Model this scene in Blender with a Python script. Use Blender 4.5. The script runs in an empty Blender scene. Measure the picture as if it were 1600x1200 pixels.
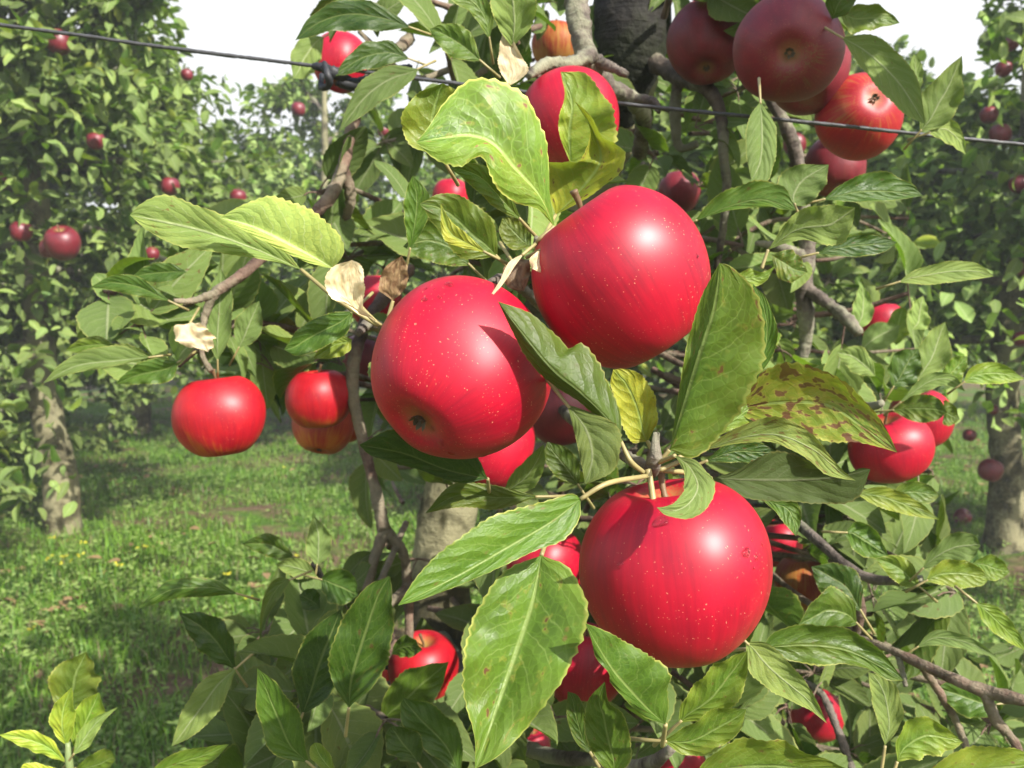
import bpy, math, random
import numpy as np
from mathutils import Vector, Matrix
random.seed(7); RNG = np.random.default_rng(7)
S = bpy.context.scene; COL = S.collection
# ------------------------------------------------------------------ camera
W, H, F = 1600.0, 1200.0, 1333.0
CAMZ = 0.95
cd = bpy.data.cameras.new('camera'); cam = bpy.data.objects.new('camera', cd); COL.objects.link(cam)
cd.sensor_width = 36; cd.lens = F/W*36; cd.clip_start = 0.02; cd.clip_end = 3000
PITCH = math.atan(120/F)
cam.location = (0, 0, CAMZ); cam.rotation_euler = (math.pi/2-PITCH, 0, 0)
cd.dof.use_dof = True; cd.dof.focus_distance = 0.36; cd.dof.aperture_fstop = 22
S.camera = cam
CM = np.array(Matrix.Translation(cam.location) @ cam.rotation_euler.to_matrix().to_4x4())
R3 = CM[:3, :3]; C0 = CM[:3, 3]
def at(px, py, d):
    return R3 @ np.array([(px-W/2)/F*d, (H/2-py)/F*d, -d]) + C0
def proj(P):
    q = (np.asarray(P)-C0) @ R3
    d = -q[..., 2]
    return W/2+q[..., 0]/d*F, H/2-q[..., 1]/d*F, d
def cdir(x, y, z):                      # camera right, up, toward-viewer
    v = R3 @ np.array([x, y, z], float); return v/np.linalg.norm(v)
def ground(px, py):
    r = R3 @ np.array([(px-W/2)/F, (H/2-py)/F, -1.0]); t = -CAMZ/r[2]; return C0+r*t
# ------------------------------------------------------------------ sun, sky
SUN = cdir(.54, .56, .62)
sl = bpy.data.lights.new('sun', 'SUN'); so = bpy.data.objects.new('sun', sl); COL.objects.link(so)
sl.energy = 5.0; sl.angle = math.radians(0.6); sl.color = (1, .955, .88)
so.rotation_euler = Vector(SUN).to_track_quat('Z', 'Y').to_euler()
wd = bpy.data.worlds.new('World'); S.world = wd; wd.use_nodes = True
nt = wd.node_tree; nt.nodes.clear()
sky = nt.nodes.new('ShaderNodeTexSky'); sky.sky_type = 'NISHITA'; sky.sun_disc = False
sky.sun_elevation = math.asin(SUN[2]); sky.sun_rotation = math.atan2(SUN[0], SUN[1])
sky.air_density = 1.2; sky.dust_density = 3
b1 = nt.nodes.new('ShaderNodeBackground'); b1.inputs['Strength'].default_value = .15
nt.links.new(sky.outputs[0], b1.inputs['Color'])
b2 = nt.nodes.new('ShaderNodeBackground'); b2.inputs['Color'].default_value = (.96, .98, 1, 1); b2.inputs['Strength'].default_value = .6
tc = nt.nodes.new('ShaderNodeTexCoord'); cn = nt.nodes.new('ShaderNodeTexNoise'); cn.inputs['Scale'].default_value = 2.2; cn.inputs['Detail'].default_value = 6
mp = nt.nodes.new('ShaderNodeMapping'); mp.inputs['Scale'].default_value = (1, 1, 2.2)
nt.links.new(tc.outputs['Generated'], mp.inputs[0]); nt.links.new(mp.outputs[0], cn.inputs['Vector'])
sx = nt.nodes.new('ShaderNodeSeparateXYZ'); nt.links.new(tc.outputs['Generated'], sx.inputs[0])
hz = nt.nodes.new('ShaderNodeMapRange'); hz.inputs[1].default_value = .12; hz.inputs[2].default_value = .6; hz.inputs[3].default_value = .45; hz.inputs[4].default_value = -.12
nt.links.new(sx.outputs['Z'], hz.inputs[0])
ad = nt.nodes.new('ShaderNodeMath'); ad.operation = 'ADD'; nt.links.new(cn.outputs['Fac'], ad.inputs[0]); nt.links.new(hz.outputs[0], ad.inputs[1])
cr = nt.nodes.new('ShaderNodeMapRange'); cr.inputs[1].default_value = .42; cr.inputs[2].default_value = .6; nt.links.new(ad.outputs[0], cr.inputs[0])
mxs = nt.nodes.new('ShaderNodeMixShader'); nt.links.new(cr.outputs[0], mxs.inputs[0]); nt.links.new(b1.outputs[0], mxs.inputs[1]); nt.links.new(b2.outputs[0], mxs.inputs[2])
wo = nt.nodes.new('ShaderNodeOutputWorld'); nt.links.new(mxs.outputs[0], wo.inputs[0])
S.view_settings.view_transform = 'Standard'; S.view_settings.look = 'None'; S.view_settings.exposure = 0.95; S.view_settings.gamma = 1
S.render.engine = 'CYCLES'; S.cycles.use_denoising = True
S.cycles.max_bounces = 6; S.cycles.transparent_max_bounces = 4; S.cycles.diffuse_bounces = 3; S.cycles.glossy_bounces = 2; S.cycles.transmission_bounces = 4
S.cycles.sample_clamp_indirect = 6

# ------------------------------------------------------------------ node helper
class N:
    def __init__(s, name):
        s.m = bpy.data.materials.new(name); s.m.use_nodes = True; s.t = s.m.node_tree; s.t.nodes.clear()
    def put(s, sock, v):
        if isinstance(v, bpy.types.NodeSocket): s.t.links.new(v, sock)
        elif isinstance(v, (tuple, list)):
            v = tuple(v)
            sock.default_value = v if len(v) == len(sock.default_value) else v+(1,)
        else: sock.default_value = v
    def n(s, typ, out=0, props=None, **ins):
        nd = s.t.nodes.new('ShaderNode'+typ)
        for k, v in (props or {}).items(): setattr(nd, k, v)
        for k, v in ins.items():
            k = int(k[1:]) if k[0] == 'i' and k[1:].isdigit() else k.replace('_', ' ')
            s.put(nd.inputs[k], v)
        return nd.outputs[out]
    def ma(s, op, a, b=0.0, c=0.0, clamp=False):
        return s.n('Math', props={'operation': op, 'use_clamp': clamp}, i0=a, i1=b, i2=c)
    def mix(s, f, a, b, blend='MIX'):
        nd = s.t.nodes.new('ShaderNodeMix'); nd.data_type = 'RGBA'; nd.blend_type = blend
        s.put(nd.inputs[0], f); s.put(nd.inputs[6], a); s.put(nd.inputs[7], b); return nd.outputs[2]
    def rng(s, v, a, b, c=0.0, d=1.0, smooth=False):
        return s.n('MapRange', props={'interpolation_type': 'SMOOTHSTEP' if smooth else 'LINEAR'}, i0=v, i1=a, i2=b, i3=c, i4=d)
    def noise(s, vec, scale, detail=3, out=0, **k): return s.n('TexNoise', out, Vector=vec, Scale=scale, Detail=detail, **k)
    def attr(s, name): return s.n('Attribute', 2, props={'attribute_name': name})
    def bump(s, h, strength, dist, normal=None):
        k = {'Normal': normal} if normal is not None else {}
        return s.n('Bump', Height=h, Strength=strength, Distance=dist, **k)
    def out(s, sh): s.t.links.new(sh, s.t.nodes.new('ShaderNodeOutputMaterial').inputs[0]); return s.m

def leaf_material():
    n = N('apple_leaf')
    uv = n.n('UVMap', props={'uv_map': 'UVMap'})
    sp = n.t.nodes.new('ShaderNodeSeparateXYZ'); n.t.links.new(uv, sp.inputs[0])
    u = sp.outputs[0]; v = n.ma('MULTIPLY_ADD', sp.outputs[1], 2.0, -1.0); av = n.ma('ABSOLUTE', v)
    pos = n.n('NewGeometry', 0); obj = n.n('TexCoord', 3)
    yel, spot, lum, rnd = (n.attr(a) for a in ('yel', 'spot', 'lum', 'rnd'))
    seed = n.n('CombineXYZ', X=n.ma('MULTIPLY', rnd, 37.0), Y=n.ma('MULTIPLY', rnd, 11.0), Z=0.0)
    uvs = n.n('VectorMath', props={'operation': 'ADD'}, i0=uv, i1=seed)
    wob = n.noise(uvs, 5.0, 2)
    side = n.ma('MULTIPLY', n.ma('SIGN', v), .25)
    s_ = n.ma('ADD', n.ma('SUBTRACT', n.ma('MULTIPLY', u, 7.0), n.ma('MULTIPLY', n.ma('POWER', av, 1.25), 2.1)), n.ma('ADD', side, n.ma('MULTIPLY', wob, .9)))
    fr = n.ma('MULTIPLY', n.ma('ABSOLUTE', n.ma('SUBTRACT', n.ma('FRACT', s_), .5)), 2.0)
    vein = n.ma('MULTIPLY', n.rng(fr, .88, 1.0, smooth=True), n.rng(av, .55, 1.0, 1.0, .2))
    mid = n.rng(av, .02, .075, 1.0, 0.0, True)
    edge = n.ma('MULTIPLY', n.rng(n.ma('ADD', av, n.ma('MULTIPLY', n.ma('SUBTRACT', n.noise(uvs, 9.0, 3), .5), .09)), .93, .99, smooth=True), n.rng(n.noise(uvs, 4.0, 2), .35, .6, .35, 1.0))
    net = n.n('TexVoronoi', 0, props={'feature': 'DISTANCE_TO_EDGE'}, Vector=n.n('VectorMath', props={'operation': 'MULTIPLY'}, i0=uvs, i1=(26., 13., 1.)), Scale=1.0)
    net = n.rng(net, 0.0, .16, 1.0, 0.0)
    mot = n.noise(uvs, 3.0, 5)
    big = n.noise(uvs, 1.6, 2)
    top = n.mix(n.rng(n.ma('ADD', mot, n.ma('MULTIPLY', rnd, .35)), .35, .95), (.015, .06, .009), (.076, .162, .015))
    ymask = n.ma('MULTIPLY', yel, n.rng(n.ma('ADD', big, n.ma('MULTIPLY', av, .28)), .35, .85, .35, 1.6), clamp=True)
    top = n.mix(ymask, top, (.36, .36, .035))
    top = n.mix(n.ma('MULTIPLY', n.rng(big, .6, .8), n.ma('MULTIPLY', yel, .5)), top, (.38, .22, .03))
    top = n.mix(n.ma('MULTIPLY', net, .3), top, (.13, .24, .025))
    # brown blotches
    bl = n.noise(n.n('VectorMath', props={'operation': 'MULTIPLY'}, i0=uvs, i1=(1.6, 1.0, 1.)), 8.0, 2, Roughness=.5)
    bm = n.ma('MULTIPLY', n.rng(n.ma('ADD', bl, n.ma('MULTIPLY', spot, .17)), .685, .73, smooth=True), n.rng(spot, 0.0, .12))
    halo = n.ma('MULTIPLY', n.rng(n.ma('ADD', bl, n.ma('MULTIPLY', spot, .17)), .6, .7, smooth=True), n.rng(spot, 0.0, .3, 0.0, .6))
    brown = n.mix(mot, (.06, .022, .012), (.19, .085, .04))
    lit = n.mix(n.ma('MAXIMUM', n.ma('MULTIPLY', vein, .34), n.ma('MULTIPLY', mid, .75)), top, (.24, .32, .09))
    lit = n.mix(n.ma('MULTIPLY', edge, .75), lit, (.42, .42, .1))
    lit = n.mix(halo, lit, (.3, .27, .05)); lit = n.mix(bm, lit, brown)
    dot = n.n('TexVoronoi', 0, Vector=n.n('VectorMath', props={'operation': 'MULTIPLY'}, i0=uvs, i1=(7., 4., 1.)), Scale=1.0)
    dsp = n.ma('MULTIPLY', n.rng(dot, .04, .12, 1.0, 0.0), n.rng(n.noise(uvs, 6.0), .48, .54))
    lit = n.mix(n.ma('MULTIPLY', dsp, .7), lit, (.16, .085, .035))
    bk = n.mix(.6, top, (.195, .26, .085))
    bk = n.mix(n.ma('MAXIMUM', n.ma('MULTIPLY', vein, .35), n.ma('MULTIPLY', mid, .75)), bk, (.34, .38, .2))
    bk = n.mix(n.ma('MULTIPLY', net, .2), bk, (.1, .15, .05))
    bk = n.mix(n.ma('MULTIPLY', edge, .6), bk, (.42, .4, .12)); bk = n.mix(bm, bk, n.mix(.3, brown, bk))
    back = n.n('NewGeometry', 6)
    col = n.mix(back, lit, bk)
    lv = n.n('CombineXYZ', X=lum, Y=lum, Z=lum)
    col = n.mix(1.0, col, lv, 'MULTIPLY')  # lum scales leaf colour: natural variety, plus some painted-in shade and sun
    hgt = n.ma('SUBTRACT', n.ma('ADD', n.ma('MULTIPLY', n.ma('SINE', n.ma('MULTIPLY', fr, 1.57)), -.9), n.ma('MULTIPLY', mot, .7)), n.ma('ADD', n.ma('MULTIPLY', mid, .9), n.ma('MULTIPLY', net, .16)))
    nrm = n.bump(hgt, .5, .00075)
    rough = n.ma('ADD', n.rng(mot, .3, .7, .38, .58), n.ma('MULTIPLY', back, .2))
    pb = n.n('BsdfPrincipled', Base_Color=col, Roughness=rough, Normal=nrm, Specular_IOR_Level=n.rng(back, 0.0, 1.0, .34, .14))
    tr = n.n('BsdfTranslucent', Color=n.mix(1.0, n.mix(.5, col, (.2, .37, .012)), lv, 'MULTIPLY'), Normal=nrm)
    return n.out(n.n('MixShader', Fac=.3, i1=pb, i2=tr))

def dry_material():
    n = N('dry_leaf'); uv = n.n('UVMap', props={'uv_map': 'UVMap'})
    m = n.noise(uv, 6.0, 6); lum = n.attr('lum'); yel = n.attr('yel')
    c = n.mix(n.rng(m, .35, .65), (.17, .075, .03), (.42, .27, .12)); c = n.mix(yel, c, n.mix(n.rng(m, .3, .7), (.5, .38, .2), (.68, .58, .38)))
    c = n.mix(1.0, c, n.n('CombineXYZ', X=lum, Y=lum, Z=lum), 'MULTIPLY')
    pb = n.n('BsdfPrincipled', Base_Color=c, Roughness=.6, Normal=n.bump(m, .7, .002))
    return n.out(n.n('MixShader', Fac=.25, i1=pb, i2=n.n('BsdfTranslucent', Color=c)))

def apple_material(name, deep, bright, under, amt, dots=1.0, rough=.34, bloom=.12, spec=.5, coat=.3):
    """deep / bright red streaks, under = ground colour of skin, amt = how much of it shows"""
    n = N(name); o = n.n('TexCoord', 3)
    oi = n.n('ObjectInfo', 5)
    o2 = n.n('VectorMath', props={'operation': 'ADD'}, i0=o, i1=n.n('CombineXYZ', X=n.ma('MULTIPLY', oi, 31.0), Y=n.ma('MULTIPLY', oi, 17.0), Z=n.ma('MULTIPLY', oi, 5.0)))
    sp = n.t.nodes.new('ShaderNodeSeparateXYZ'); n.t.links.new(o, sp.inputs[0])
    x, y, z = sp.outputs
    rad = n.ma('SQRT', n.ma('ADD', n.ma('MULTIPLY', x, x), n.ma('MULTIPLY', y, y)))
    inv = n.ma('DIVIDE', 1.0, n.ma('MAXIMUM', rad, .5))
    stv = n.n('CombineXYZ', X=n.ma('MULTIPLY', n.ma('MULTIPLY', x, inv), 9.0), Y=n.ma('MULTIPLY', n.ma('MULTIPLY', y, inv), 9.0), Z=n.ma('ADD', n.ma('MULTIPLY', z, .9), n.ma('MULTIPLY', oi, 40.0)))
    st = n.noise(stv, 1.6, 5, Roughness=.6)
    big = n.noise(o2, 1.1, 3)
    fine = n.noise(o2, 45.0, 2)
    c = n.mix(n.rng(n.ma('ADD', n.ma('MULTIPLY', st, .55), n.ma('MULTIPLY', big, .75)), .46, .8), deep, bright)
    gm = n.ma('ADD', n.ma('ADD', n.ma('MULTIPLY', big, 1.3), n.ma('MULTIPLY', n.ma('SUBTRACT', st, .5), 1.3)), n.rng(z, -.95, .1, .3, -.12))
    g = n.rng(gm, 1.25-amt, 1.75-amt, smooth=True)
    c = n.mix(g, c, under)
    calyx = n.rng(n.ma('ADD', rad, n.ma('MULTIPLY', st, .12)), .12, .32, .75, 0.0)
    calyx = n.ma('MULTIPLY', calyx, n.rng(z, -.3, -.6))
    c = n.mix(n.ma('MULTIPLY', calyx, .7), c, (.3, .2, .06))
    stem = n.ma('MULTIPLY', n.rng(n.ma('ADD', rad, n.ma('MULTIPLY', st, .3)), .25, .5, .8, 0.0), n.rng(z, .3, .5))
    c = n.mix(stem, c, (.3, .24, .06))
    vo = n.t.nodes.new('ShaderNodeTexVoronoi'); n.put(vo.inputs['Vector'], n.n('VectorMath', props={'operation': 'MULTIPLY'}, i0=n.n('VectorMath', props={'operation': 'ADD'}, i0=o2, i1=n.n('VectorMath', props={'operation': 'SCALE'}, i0=n.noise(o, 3.0, 2, out=1), Scale=.3)), i1=(1., 1., .75))); vo.inputs['Scale'].default_value = 27.0
    sc = n.t.nodes.new('ShaderNodeSeparateColor'); n.t.links.new(vo.outputs[1], sc.inputs[0])
    dd = n.ma('MULTIPLY', n.rng(n.ma('SUBTRACT', vo.outputs[0], n.ma('MULTIPLY', sc.outputs[2], .06)), .05, .15, 1.0, 0.0), n.ma('MULTIPLY', n.rng(n.ma('ADD', sc.outputs[0], n.rng(z, -.9, .8, .42, -.2)), .4, .75), n.rng(n.noise(o2, 2.5, 2), .35, .6, .25, 1.0)))
    c = n.mix(n.ma('MULTIPLY', dd, .62*dots), c, (.72, .38, .2))
    c = n.mix(n.ma('MULTIPLY', n.rng(fine, .3, .75), n.rng(n.noise(o2, 3.0, 3), .4, .7, 0.0, .16)), c, (.6, .012, .06))
    hb = n.noise(o2, 2.2, 3)
    nrm = n.bump(n.ma('ADD', n.ma('MULTIPLY', hb, .5), n.ma('MULTIPLY', fine, .02)), .3, .003)
    pb = n.n('BsdfPrincipled', Base_Color=c, Roughness=n.ma('ADD', n.rng(big, .3, .7, rough-.04, rough+.05), n.ma('MULTIPLY', dd, .1)), Normal=nrm, Specular_IOR_Level=spec,
             Sheen_Weight=bloom, Sheen_Roughness=.45, Sheen_Tint=(.9, .8, 1., 1), Coat_Weight=coat, Coat_Roughness=n.rng(big, .3, .7, .4, .48), Coat_IOR=1.47)
    return n.out(pb)

def bark_material(name, a, b, lichen=(.3, .31, .2), lam=.3, ring=1.0, scale=1.0):
    n = N(name); o = n.n('NewGeometry', 0)
    uv = n.n('UVMap', props={'uv_map': 'UVMap'})
    n1 = n.noise(o, 60*scale, 6, Roughness=.65); n2 = n.noise(o, 14*scale, 4); n3 = n.noise(o, 180*scale, 3)
    c = n.mix(n.rng(n1, .32, .68), a, b)
    c = n.mix(n.ma('MULTIPLY', n.rng(n.ma('ADD', n2, n.ma('MULTIPLY', n3, .25)), .64-.2*lam, .76-.2*lam), lam*1.6), c, lichen)
    sp = n.t.nodes.new('ShaderNodeSeparateXYZ'); n.t.links.new(uv, sp.inputs[0])
    rg = n.noise(n.n('CombineXYZ', X=n.ma('MULTIPLY', sp.outputs[0], 260.0), Y=n.ma('MULTIPLY', sp.outputs[1], 2.0), Z=0.0), 1.0, 3)
    c = n.mix(n.rng(rg, .55, .75, 0.0, .35*ring), c, (.03, .022, .018))
    h = n.ma('ADD', n.ma('ADD', n1, n.ma('MULTIPLY', n3, .4)), n.ma('MULTIPLY', rg, .5*ring))
    pb = n.n('BsdfPrincipled', Base_Color=c, Roughness=.78, Specular_IOR_Level=.3, Normal=n.bump(h, .8, .004/scale))
    return n.out(pb)

def plain(name, c, rough=.5, noise=40., amt=.4, metallic=0.0, bumpd=.001, trans=0.0):
    n = N(name); o = n.n('NewGeometry', 0); m = n.noise(o, noise, 5)
    cc = n.mix(n.rng(m, .3, .7, 0.0, amt), c, tuple(x*.35 for x in c))
    pb = n.n('BsdfPrincipled', Base_Color=cc, Roughness=rough, Metallic=metallic, Normal=n.bump(m, .5, bumpd))
    if trans: pb = n.n('MixShader', Fac=trans, i1=pb, i2=n.n('BsdfTranslucent', Color=cc))
    return n.out(pb)

def ground_material():
    n = N('orchard_ground'); o = n.n('NewGeometry', 0)
    a = n.noise(o, 1.6, 5); b = n.noise(o, 26., 6, Roughness=.7); c_ = n.noise(o, 7., 4)
    soil = n.mix(n.rng(b, .3, .7), (.045, .028, .017), (.2, .135, .08))
    gr = n.mix(n.rng(b, .3, .7), (.03, .075, .008), (.1, .19, .02))
    c = n.mix(n.rng(n.ma('ADD', n.ma('MULTIPLY', a, .6), n.ma('MULTIPLY', c_, .5)), .5, .62), gr, soil)
    return n.out(n.n('BsdfPrincipled', Base_Color=c, Roughness=.9, Specular_IOR_Level=.2, Normal=n.bump(n.ma('ADD', b, c_), .9, .02)))

def blade_material(name, a, b, tr=.3):
    n = N(name); rnd = n.attr('rnd'); c = n.mix(rnd, a, b)
    pb = n.n('BsdfPrincipled', Base_Color=c, Roughness=.5, Specular_IOR_Level=.4)
    return n.out(n.n('MixShader', Fac=tr, i1=pb, i2=n.n('BsdfTranslucent', Color=n.mix(.5, c, (.22, .34, .03)))))

LEAF = leaf_material(); DRY = dry_material()
RED = apple_material('apple_skin_red', (.22, .0003, .014), (.43, .0003, .019), (.4, .015, .012), .22, 1.3, .6, .0, .05, .85)
MID = apple_material('apple_skin_streaked', (.26, .001, .01), (.45, .006, .011), (.45, .11, .012), .5, .9, .53, .0, .2, .5)
ORANGE = apple_material('apple_skin_orange', (.3, .008, .01), (.46, .03, .01), (.48, .15, .02), .58, .6, .47, .0, .5)
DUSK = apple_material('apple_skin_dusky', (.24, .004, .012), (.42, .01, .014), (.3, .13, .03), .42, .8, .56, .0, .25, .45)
SHADE = apple_material('apple_skin_ochre', (.2, .02, .008), (.28, .06, .01), (.3, .15, .03), .8, .5, .6, .0, .2, .1)  # orange skin with the shade it hangs in darkened into the colour
DULL = apple_material('apple_skin_dull', (.1, .004, .010), (.16, .007, .014), (.11, .08, .025), .3, .6, .55, .02, .4, .2)  # dull crimson skin, darkened further to carry the top apples' shade
FARA = apple_material('apple_skin_far', (.08, .003, .01), (.15, .006, .013), (.13, .04, .012), .25, .3, .47, .02, .5)  # red skin with the shade inside the crowns put into its colour
BARK = bark_material('bark_grey_brown', (.04, .031, .025), (.17, .14, .115), lam=.35)
BARKR = bark_material('bark_red_brown', (.055, .03, .02), (.19, .125, .09), lam=.2)
BARKM = bark_material('bark_mid_brown', (.03, .022, .017), (.11, .085, .065), lam=.25)
BARKD = bark_material('bark_dark', (.005, .0045, .004), (.018, .015, .011), (.022, .03, .009), .3, .4, .5)  # mossy bark; the shade on the upper trunk is painted into it
TRUNK = bark_material('bark_trunk', (.02, .02, .01), (.1, .085, .04), (.3, .28, .16), .42, .3, .5)
STALK = plain('leaf_stalk', (.32, .27, .11), .5, 90, .5)
STEM = plain('apple_stem', (.2, .12, .055), .6, 120, .6)
CALYX = plain('apple_calyx', (.1, .075, .04), .8, 200, .6)

# ------------------------------------------------------------------ mesh helpers
def mesh(name, V, Fc, mat, parent=None, uv=None, attrs=None, smooth=True):
    V = np.asarray(V, float); me = bpy.data.meshes.new(name)
    if isinstance(Fc, np.ndarray):
        k = Fc.shape[1]; me.vertices.add(len(V)); me.vertices.foreach_set('co', V.ravel())
        me.loops.add(Fc.size); me.loops.foreach_set('vertex_index', Fc.ravel().astype(np.int32))
        me.polygons.add(len(Fc)); me.polygons.foreach_set('loop_start', np.arange(0, Fc.size, k, dtype=np.int32))
        me.update(calc_edges=True)
    else:
        me.from_pydata(V.tolist(), [], Fc); me.update()
    if uv is not None:
        l = me.uv_layers.new(name='UVMap'); li = np.zeros(len(me.loops), np.int32); me.loops.foreach_get('vertex_index', li)
        l.data.foreach_set('uv', np.asarray(uv, np.float32)[li].ravel())
    for k, v in (attrs or {}).items():
        a = me.attributes.new(k, 'FLOAT', 'POINT'); a.data.foreach_set('value', np.broadcast_to(np.asarray(v, np.float32), (len(V),)).copy())
    if smooth: me.polygons.foreach_set('use_smooth', np.ones(len(me.polygons), bool))
    me.materials.append(mat); me.validate()
    o = bpy.data.objects.new(name, me); COL.objects.link(o)
    if parent is not None: put_under(o, parent)
    return o
def put_under(o, p):
    o.parent = p; bpy.context.view_layer.update() if False else None
    o.matrix_parent_inverse = WORLD.get(p.name, Matrix.Identity(4)).inverted()
WORLD = {}
def reg(o, M): WORLD[o.name] = M
def tag(o, label=None, cat=None, group=None, kind=None):
    for k, v in (('label', label), ('category', cat), ('group', group), ('kind', kind)):
        if v: o[k] = v
    return o
def empty(name, loc):
    o = bpy.data.objects.new(name, None); COL.objects.link(o); o.location = loc; o.empty_display_size = .1
    reg(o, Matrix.Translation(Vector(loc))); return o
def spline(P, n):
    """Catmull-Rom through P, resampled evenly by length to n points"""
    P = np.asarray(P, float)
    if len(P) == 2: return P[0]+(P[1]-P[0])*np.linspace(0, 1, n)[:, None]
    Q = np.vstack([2*P[0]-P[1], P, 2*P[-1]-P[-2]]); out = []
    t = np.linspace(0, 1, 13)[:-1, None]
    for i in range(len(P)-1):
        a, b, c, d = Q[i:i+4]
        out.append(.5*((2*b)+(-a+c)*t+(2*a-5*b+4*c-d)*t**2+(-a+3*b-3*c+d)*t**3))
    out = np.vstack(out+[P[-1:]])
    L = np.r_[0, np.cumsum(np.linalg.norm(np.diff(out[:, :3], axis=0), axis=1))]; L /= L[-1]
    return np.stack([np.interp(np.linspace(0, 1, n), L, out[:, k]) for k in range(out.shape[1])], 1)
def tube_data(P, sides=10, n=None, knob=.0, rs=0):
    """P rows x,y,z,radius"""
    r_ = np.random.default_rng(rs); n = n or max(6, len(P)*7); Q = spline(P, n); X = Q[:, :3]; rad = np.maximum(Q[:, 3], 2e-4)
    T = np.gradient(X, axis=0); T /= np.linalg.norm(T, axis=1)[:, None]
    up = np.array([.31, .2, .93]); up = up if abs(T[0] @ up) < .9 else np.array([1., 0, 0])
    A = np.cross(T, up); A /= np.linalg.norm(A, axis=1)[:, None]; B = np.cross(T, A)
    th = np.linspace(0, 2*np.pi, sides, endpoint=False)
    k = 1+knob*(r_.random((n, sides))-.5)*2+knob*1.2*(np.repeat(r_.random(n//4+2), 4)[:n, None]-.5)
    V = X[:, None]+(rad[:, None]*k)[..., None]*(np.cos(th)[None, :, None]*A[:, None]+np.sin(th)[None, :, None]*B[:, None])
    L = np.r_[0, np.cumsum(np.linalg.norm(np.diff(X, axis=0), axis=1))]
    uv = np.stack([np.repeat(L, sides), np.tile(th/6.283, n)], 1)
    i = np.arange(n-1)[:, None]*sides; j = np.arange(sides)[None]; j2 = (j+1) % sides
    Fq = np.stack([i+j, i+j2, i+sides+j2, i+sides+j], -1).reshape(-1, 4)
    V = V.reshape(-1, 3); V = np.vstack([V, X[:1], X[-1:]]); m = n*sides
    uv = np.vstack([uv, [[0, 0], [L[-1], 0]]])
    c0 = np.stack([np.full(sides, m), (j+1)[0] % sides, j[0], np.full(sides, m)], 1); c1 = np.stack([np.full(sides, m+1), m-sides+j[0], m-sides+(j[0]+1) % sides, np.full(sides, m+1)], 1)
    return V, Fq, uv, c0, c1
def tube(name, P, mat, parent=None, **k):
    V, Fq, uv, c0, c1 = tube_data(np.asarray(P, float), **k)
    return mesh(name, V, [tuple(f) for f in Fq]+[tuple(f[:3]) for f in c0]+[tuple(f[:3]) for f in c1], mat, parent, uv)
class Bulk:
    def __init__(s): s.V, s.F, s.U, s.A, s.k = [], [], [], {}, 0
    def add(s, V, Fq, U=None, **at_):
        s.V.append(V); s.F.append(Fq+s.k); s.k += len(V); s.U.append(U if U is not None else np.zeros((len(V), 2)))
        for k, v in at_.items(): s.A.setdefault(k, []).append(np.broadcast_to(np.asarray(v, np.float32), (len(V),)))
    def tube(s, P, **k):
        V, Fq, uv, c0, c1 = tube_data(np.asarray(P, float), **k); s.add(V, Fq, uv)
    def build(s, name, mat, parent=None):
        return mesh(name, np.vstack(s.V), np.vstack(s.F), mat, parent, np.vstack(s.U), {k: np.concatenate(v) for k, v in s.A.items()})

# ------------------------------------------------------------------ leaves
def leaf_shape(u): return np.clip(np.sin(np.pi*np.clip(u, 0, 1)**.82), 0, 1)**.72*(1-.25*u**6)
def grid_faces(nL, nW):
    i = np.arange(nL)[:, None]*(nW+1); j = np.arange(nW)[None]
    return np.stack([i+j, i+j+1, i+nW+2+j, i+nW+1+j], -1).reshape(-1, 4)
def rail_leaf(A, M, B, d, eA=None, eB=None, dM=0.0, seed=0, nL=44, nW=12, wave=.085, teeth=22, tooth=.085, bulge=.08, puck=.022):
    """leaf lofted between edge A, midrib M and edge B (photo points), each at its own depth"""
    r_ = np.random.default_rng(seed)
    a = spline(A, nL+1); b = spline(B, nL+1); m = spline(M, nL+1) if M is not None else .5*(a+b)
    u = np.linspace(0, 1, nL+1)
    dd = np.interp(u, np.linspace(0, 1, len(d)), d); bow = np.sin(np.pi*u)
    wpx = np.linalg.norm(a-b, axis=1).max(); wm = wpx*dd.mean()/F
    eA = -wm*.12 if eA is None else eA; eB = -wm*.12 if eB is None else eB
    def to3(p, dep): return np.stack([at(x, y, z) for (x, y), z in zip(p, dep)])
    A3, B3, M3 = to3(a, dd+eA*bow), to3(b, dd+eB*bow), to3(m, dd+dM*bow)
    v = np.linspace(-1, 1, nW+1); P = np.zeros((nL+1, nW+1, 3))
    ph = r_.random(4)*6.28; TT = .4+1.3*r_.random((2, nL+1)); fq = 2.2+r_.random(2)*2
    Tn = np.gradient(M3, axis=0); nn = np.cross(Tn, B3-A3); nn /= np.linalg.norm(nn, axis=1)[:, None]+1e-9
    for j, vv in enumerate(v):
        E = A3 if vv < 0 else B3; t = abs(vv); s = 0 if vv < 0 else 1
        if t == 1: t = 1+(tooth*(((u*teeth+s*.4) % 1)-.35)*TT[s]+.035*np.sin(17*u+ph[s])*np.sin(7.3*u+ph[2]))*bow**.3
        t0 = abs(vv); off = wm*(bulge*2*t0*(1-t0)+wave*t*t*np.sin(6.28*fq[s]*u+ph[s])+.012*np.sin(40*u+ph[2+s])*t+puck*np.abs(np.sin(np.pi*(7*u-2.1*t0**1.25+.25*s)))*np.sin(np.pi*min(t0, 1.))**.7+.03*np.sin(5*u+3*vv+ph[3])*np.sin(3.1*u+ph[1]))*bow
        P[:, j] = M3+(E-M3)*np.broadcast_to(t, u.shape)[:, None]+nn*off[:, None]
    U = np.stack(np.broadcast_arrays(u[:, None], (v[None]+1)/2), -1).reshape(-1, 2)
    return P.reshape(-1, 3), grid_faces(nL, nW), U
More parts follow.
